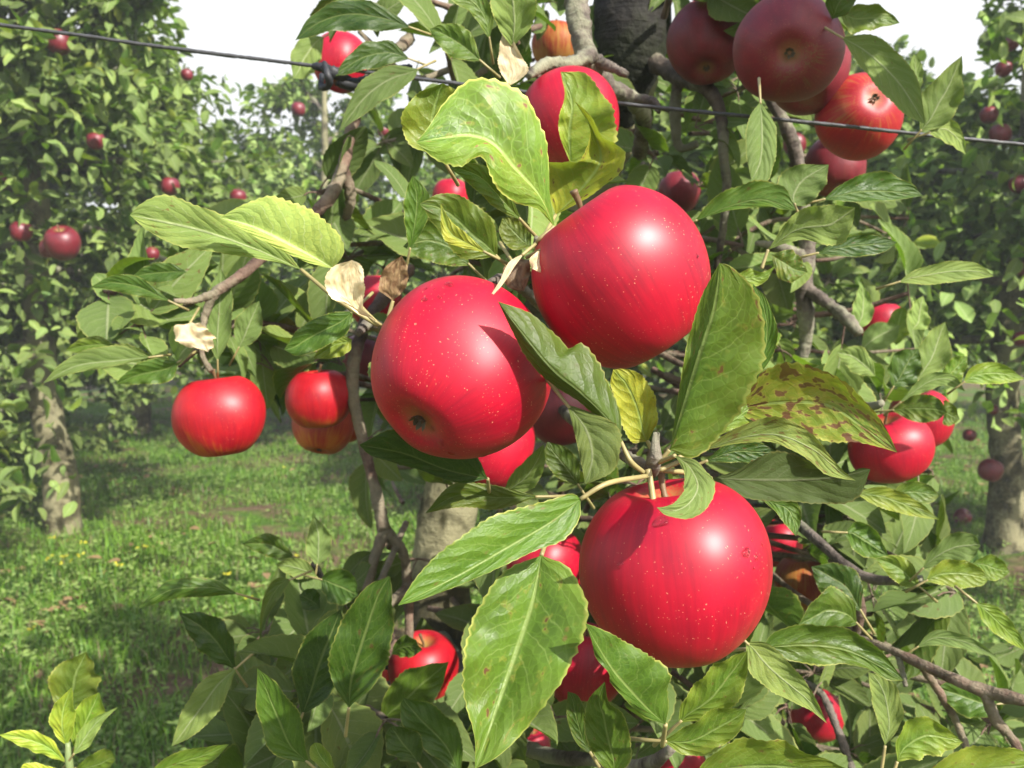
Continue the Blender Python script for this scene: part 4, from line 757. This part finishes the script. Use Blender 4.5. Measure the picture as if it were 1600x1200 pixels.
# ------------------------------------------------------------------ trellis wire and its tie
def wire(pts, name='trellis_wire'):
    return tube(name, [tuple(at(*p))+(.0016,) for p in pts], WIRE, sides=10, n=700, knob=.16, rs=9)
WIRE = plain('weathered_wire', (.085, .085, .09), .55, 300, .6, .3)
w = wire([(-900, -72, .78), (0, 39, .74), (250, 73, .735), (500, 104, .73), (760, 136, .72), (1000, 165, .715), (1300, 195, .70), (1600, 226, .69), (2600, 320, .67)])
tag(w, 'dark twisted trellis wire stretched across the tree in front of the apples', 'wire')
tie = empty('wire_tie', at(520, 120, .73)); tag(tie, 'black rag of rubber knotted round the wire by the dark leaves', 'tie')
TIEM = plain('black_rubber', (.02, .021, .026), .6, 80, .5)
tube('knot', px((490, 103, .73, 5), (505, 106, .725, 7), (518, 112, .723, 9), (533, 120, .728, 8), (545, 124, .74, 5)), TIEM, tie, sides=14, knob=.2, rs=3)
tube('loop', px((507, 98, .72, 4), (512, 116, .715, 6), (514, 132, .72, 6), (502, 136, .73, 5), (503, 118, .745, 4)), TIEM, tie, sides=10, knob=.15, rs=5)
tube('strap', px((528, 126, .73, 8), (548, 132, .735, 9), (575, 126, .75, 8), (610, 112, .79, 6), (640, 105, .83, 5)), TIEM, tie, sides=10, knob=.15, rs=6)

# ------------------------------------------------------------------ young shoot by the camera
shoot = empty('leafy_shoot', at(108, 1330, .58)); tag(shoot, 'bright yellow green young leafy shoot rising from the grass', 'plant')
tube('stem', px((108, 1330, .58, 6), (112, 1240, .575, 6), (108, 1190, .57, 6), (106, 1160, .57, 4)), plain('shoot_stem', (.2, .26, .1), .5, 90, .3), shoot, sides=10)
L([(104, 1192), (80, 1155), (40, 1140), (-2, 1148)], [(104, 1192), (70, 1180), (30, 1165), (-2, 1148)], (.57, .55), yel=.4, lum=1.9, parent=shoot)
L([(104, 1165), (80, 1140), (82, 1105), (112, 1074)], [(104, 1165), (115, 1140), (116, 1105), (112, 1074)], (.57, .555), yel=.3, lum=1.8, parent=shoot)
L([(115, 1170), (110, 1130), (128, 1095), (155, 1082)], [(115, 1170), (150, 1145), (163, 1110), (155, 1082)], (.58, .57), yel=.25, lum=1.7, parent=shoot)
L([(114, 1180), (122, 1145), (150, 1120), (184, 1105)], [(114, 1180), (140, 1165), (160, 1130), (184, 1105)], (.565, .55), yel=.25, lum=1.6, back=True, parent=shoot)
L([(112, 1110), (78, 1090), (85, 1045), (135, 1018)], [(112, 1110), (150, 1085), (150, 1050), (135, 1018)], (.62, .62), yel=.25, lum=.9, parent=shoot)
L([(100, 1205), (70, 1195), (40, 1192), (30, 1205)], [(100, 1205), (80, 1220), (50, 1220), (30, 1205)], (.56, .55), yel=.5, lum=1.7, parent=shoot)
L([(115, 1205), (140, 1180), (170, 1170), (180, 1185)], [(115, 1205), (140, 1215), (165, 1210), (180, 1185)], (.56, .55), yel=.2, lum=1.0, parent=shoot)

# ------------------------------------------------------------------ orchard trees behind
def make_tree(name, seed, h, rad, leaves, l0=.06, l1=.1, z0=.55, droop=0.0, lean=(0, 0), lum=1.0, nlimb=20, tmpl=None, world=None, trim=None, fillv=.3):
    r_ = np.random.default_rng(seed); root = bpy.data.objects.new(name, None); COL.objects.link(root)
    tp = np.array([(0, 0, -.06, .085), (.01, -.01, .25, .066), (-.015+lean[0]*.3, .02, .7, .058), (.03+lean[0]*.6, 0, h*.55, .045), (lean[0], lean[1], h, .016)])
    b = Bulk(); b.tube(tp, sides=16, n=60, knob=.08, rs=seed)
    lb = Bulk(); pts, dirs = [], []
    Q = spline(tp, 60)
    def tw_(P):
        c, s = math.cos(world[1]), math.sin(world[1]); X_, Y_, _ = proj(P @ np.array([[c, s, 0], [-s, c, 0], [0, 0, 1]])+np.array(world[0])); return trim(X_, Y_)
    for i in range(nlimb):
        f = (i+.5)/nlimb; z = z0+(h*1.0-z0)*f; p = Q[np.argmin(abs(Q[:, 2]-z))]; a = i*2.4+r_.normal(0, .3)
        prof = rad*(1.0-.55*f**1.5)*(.75+.4*r_.random()); o = np.array([np.cos(a), np.sin(a), 0]); up = .15+.5*f-droop*(1-f)
        e1 = p[:3]+o*prof*.5+[0, 0, prof*.5*up+.06]; e2 = p[:3]+o*prof+[0, 0, prof*up*.8+r_.normal(0, .08)]+r_.normal(0, .06, 3)
        if trim and tw_(np.array([e1, e2, (e1+e2)/2, e2*.7+e1*.3])).any(): continue
        P = np.array([p, np.r_[e1, .014], np.r_[e2, .005]]); P[0, 3] = .02; lb.tube(P, sides=7, n=14, knob=.12, rs=seed+i)
        S_ = spline(P, 24)[:, :3]
        for k in range(11):
            s = S_[r_.integers(5, 24)]; dv = r_.normal(0, 1, 3); dv[2] = dv[2]*.6+.25-droop*.5*(1-f); dv = dv/np.linalg.norm(dv)+o*.45; ln = r_.uniform(.12, .34)*rad
            e = s+dv*ln; m = (s+e)/2+r_.normal(0, .02, 3); TP = np.array([np.r_[s, .005], np.r_[m, .004], np.r_[e, .002]])
            if trim and tw_(np.array([m, e])).any(): continue
            lb.tube(TP, sides=5, n=6)
            tt = spline(TP, 12)[2:, :3]; pts.append(tt); dirs.append(np.repeat(dv[None], len(tt), 0))
    pts = np.vstack(pts); dirs = np.vstack(dirs)
    k = r_.integers(0, len(pts), leaves)
    bp = pts[k]+r_.normal(0, .022, (leaves, 3)); dr = dirs[k]*.6+r_.normal(0, .75, (leaves, 3)); dr[:, 2] -= .25
    m = int(leaves*fillv); zz = r_.uniform(z0-.15, h*.98, m); aa = r_.random(m)*6.283; ff = np.clip((zz-z0)/(h-z0), 0, 1)
    lump = 1+.22*np.sin(3*aa+5*zz+seed)+.16*np.sin(5*aa-7*zz)
    rr = rad*(1.0-.5*ff**1.5)*lump*r_.uniform(.45, 1.0, m)**.6*.95
    bp[:m] = np.stack([rr*np.cos(aa)+lean[0]*ff, rr*np.sin(aa), zz], 1)+r_.normal(0, .03, (m, 3)); dr[:m] = np.stack([np.cos(aa), np.sin(aa), -.25+0*aa], 1)*.7+r_.normal(0, .6, (m, 3))
    nr = np.array([0, -.15, 1.])+r_.normal(0, .45, (leaves, 3))
    if trim:
        ok = ~tw_(bp+dr*.03)
        bp, dr, nr = bp[ok], dr[ok], nr[ok]; leaves = len(bp)
    fb = Bulk(); bulk_leaves(fb, bp, dr, nr, r_.uniform(l0, l1, leaves), tmpl or TB, np.clip(r_.normal(.1, .15, leaves), 0, 1), np.clip(r_.normal(0, .05, leaves), 0, .4), lum*r_.uniform(.5, 1.5, leaves), r_)
    def child(o): o.parent = root; return o
    child(b.build('trunk', TRUNK)); child(lb.build('limbs', BARK)); child(fb.build('crown', LEAF))
    return root, pts
TB = leaf_templates(5, 2, 10, 15)
def copy_tree(root, loc, rz, sc=1.0):
    c = root.copy(); COL.objects.link(c); c.location = loc; c.rotation_euler = (0, 0, rz); c.scale = (sc, sc, sc)
    for ch in root.children:
        k = ch.copy(); COL.objects.link(k); k.parent = c
    return c
TREEPTS = []
def place(root, pts, loc, rz=0., sc=1., label='', group=None):
    root.location = loc; root.rotation_euler = (0, 0, rz); root.scale = (sc,)*3; tag(root, label, 'tree', group)
    c, s = math.cos(rz), math.sin(rz); TREEPTS.append((root, (pts*sc) @ np.array([[c, s, 0], [-s, c, 0], [0, 0, 1]])+np.array(loc)))
g1 = ground(95, 838); g2 = ground(1563, 862)
tl, pl = make_tree('apple_tree_behind', 41, 2.75, .98, 34000, droop=.75, z0=.5, lean=(-.1, 0), nlimb=30, l0=.04, l1=.085, world=((g1[0], g1[1], -.02), .4), trim=lambda x, y: ((x > 120) & (y > 590)) | ((x > 290) & (y < 120)) | ((x > 270) & (y < 30)))
place(tl, pl, (g1[0], g1[1], -.02), .4, 1, 'apple tree with mossy pale blotched trunk beside the open grass, drooping to the ground')
t2, p2 = make_tree('apple_tree_behind', 42, 2.5, .9, 22000, lum=1.2, droop=.5, z0=.75, nlimb=24, l0=.045, l1=.09, world=((g2[0]+.06, g2[1]+.1, -.02), 0), trim=lambda x, y: (y > 755) | ((x < 1535) & (y < 120)))
place(t2, p2, (g2[0]+.06, g2[1]+.1, -.02), 0, 1, 'apple tree with short dark trunk and a dense deep green crown near the frame edge')
t3, p3 = make_tree('apple_tree_behind', 43, 1.95, .85, 15000, droop=.25, z0=.7, nlimb=20)
place(t3, p3, (.75, 3.7, -.02), .8, .9, 'lower apple tree standing directly behind the close leaning one')
gl = 'apple trees of the farther rows'
lab = 'hazy green apple tree in the farther orchard rows'
for i, (x, y, rz, sc, src) in enumerate(((-2.9, 6.6, .7, .98, 0), (-1.35, 6.3, 2.1, 1.02, 1), (-.1, 6.6, .3, 1.02, 2), (1.3, 6.4, 1.4, .98, 1), (2.5, 6.7, 4.0, 1.0, 0), (4.7, 7.3, 2.7, 1.05, 1), (-4.4, 6.5, 3.3, 1.05, 1),
                                         (-3.6, 9.8, 1.1, 1.05, 1), (-2.0, 9.6, .2, 1.1, 2), (-.4, 9.9, 2.2, 1.05, 1), (1.2, 9.7, 3.1, 1.15, 2), (2.9, 9.8, 5.1, 1.05, 0), (4.6, 9.6, .9, 1.05, 1), (2.15, 5.3, 2.2, 1.08, 2), (-3.3, 3.6, 1.9, 1.0, 1), (7.2, 5.5, 4.4, 1.0, 1))):
    src_, ps = ((tl, pl), (t2, p2), (t3, p3))[src]; c = copy_tree(src_, (x, y, -.02), rz, sc); place(c, ps, (x, y, -.02), rz, sc, lab, gl)
# their apples: the ones the photo shows, then a sprinkling
fm = None
def far_apple(loc, R, label, group, seed):
    global fm; R = R*(.88+.24*((seed*.618) % 1))
    if fm is None:
        fm = apple_mesh('apple', FARA, 77, 20, 24); o = fm; s = tube('stem', [(0, 0, .42, .06), (.05, .03, .9, .045), (.12, .05, 1.2, .06)], STEM, sides=6, n=6); s.parent = o
    else:
        o = fm.copy(); COL.objects.link(o); k = fm.children[0].copy(); COL.objects.link(k); k.parent = o
    r_ = np.random.default_rng(seed); M = axis_matrix(loc, np.array([r_.normal(0, .3), r_.normal(0, .3), 1]), R, r_.random()*6); set_world(o, M); tag(o, label, 'apple', group)
LG = ('small red apple among the leaves of the mossy trunked tree beside the grass', 'apples on the mossy trunked tree')
RG = ('small red apple among the leaves of the dense dark crowned tree', 'apples on the dense dark tree')
CG = ('small red apple glimpsed in the farther orchard trees', 'apples in the farther trees')
for i, (x, y, r, d, G) in enumerate(((150, 220, 16, 2.75, LG), (92, 66, 19, 2.8, LG), (33, 362, 18, 2.8, LG), (98, 380, 25, 2.7, LG), (78, 388, 16, 2.72, LG), (3, 282, 14, 2.8, LG), (266, 291, 14, 2.9, LG), (251, 447, 20, 2.7, LG), (238, 397, 10, 2.9, LG), (220, 507, 8, 3.4, LG), (372, 308, 14, 3.2, LG), (292, 117, 9, 3.2, LG),
        (466, 171, 12, 4.6, CG), (600, 205, 12, 3.9, CG), (400, 515, 8, 4.5, CG), (298, 190, 7, 4.4, CG),
        (1548, 735, 17, 2.95, RG), (1563, 210, 17, 2.8, RG), (1592, 288, 16, 2.8, RG), (1545, 180, 13, 2.9, RG), (1568, 108, 13, 2.85, RG), (1515, 680, 9, 3.3, RG), (1552, 640, 8, 3.0, RG), (1598, 420, 12, 2.9, RG), (1595, 530, 11, 2.9, RG), (1580, 68, 12, 2.9, RG), (1480, 860, 9, 3.4, RG))):
    far_apple(at(x, y, d+.05), r*d/F, G[0], G[1], 500+i)
r_ = np.random.default_rng(66)
for root, P in TREEPTS[2:]:
    for k in r_.choice(len(P), 7, replace=False):
        p = P[k]-[0, 0, .05]; X_ = proj(p)
        if -60 < X_[0] < 1660 and -60 < X_[1] < 1260: far_apple(p, .036, CG[0], CG[1], int(k))
gp = ground(1503, 818); far_apple(np.array([gp[0], gp[1], .03]), .034, 'red windfall apple lying on the soil by the dark trunk', None, 3)

# ------------------------------------------------------------------ haze volume, added mostly for the veil of lens flare
hm = bpy.data.materials.new('haze_air'); hm.use_nodes = True; ht = hm.node_tree; ht.nodes.clear()
pv = ht.nodes.new('ShaderNodeVolumePrincipled'); pv.inputs['Color'].default_value = (.92, .96, 1, 1); pv.inputs['Density'].default_value = .009; pv.inputs['Anisotropy'].default_value = 0
ht.links.new(pv.outputs[0], ht.nodes.new('ShaderNodeOutputMaterial').inputs['Volume'])
x0, x1, y0, y1, z0_, z1_ = -14, 14, -3.5, 14, -1.2, 4.2
hv = [(x, y, z) for x in (x0, x1) for y in (y0, y1) for z in (z0_, z1_)]
hz_ = mesh('haze', hv, [(0, 1, 3, 2), (4, 6, 7, 5), (0, 4, 5, 1), (2, 3, 7, 6), (0, 2, 6, 4), (1, 5, 7, 3)], hm, smooth=False); tag(hz_, 'pale haze added for lens veil, fading the farther orchard rows', 'haze', kind='stuff')
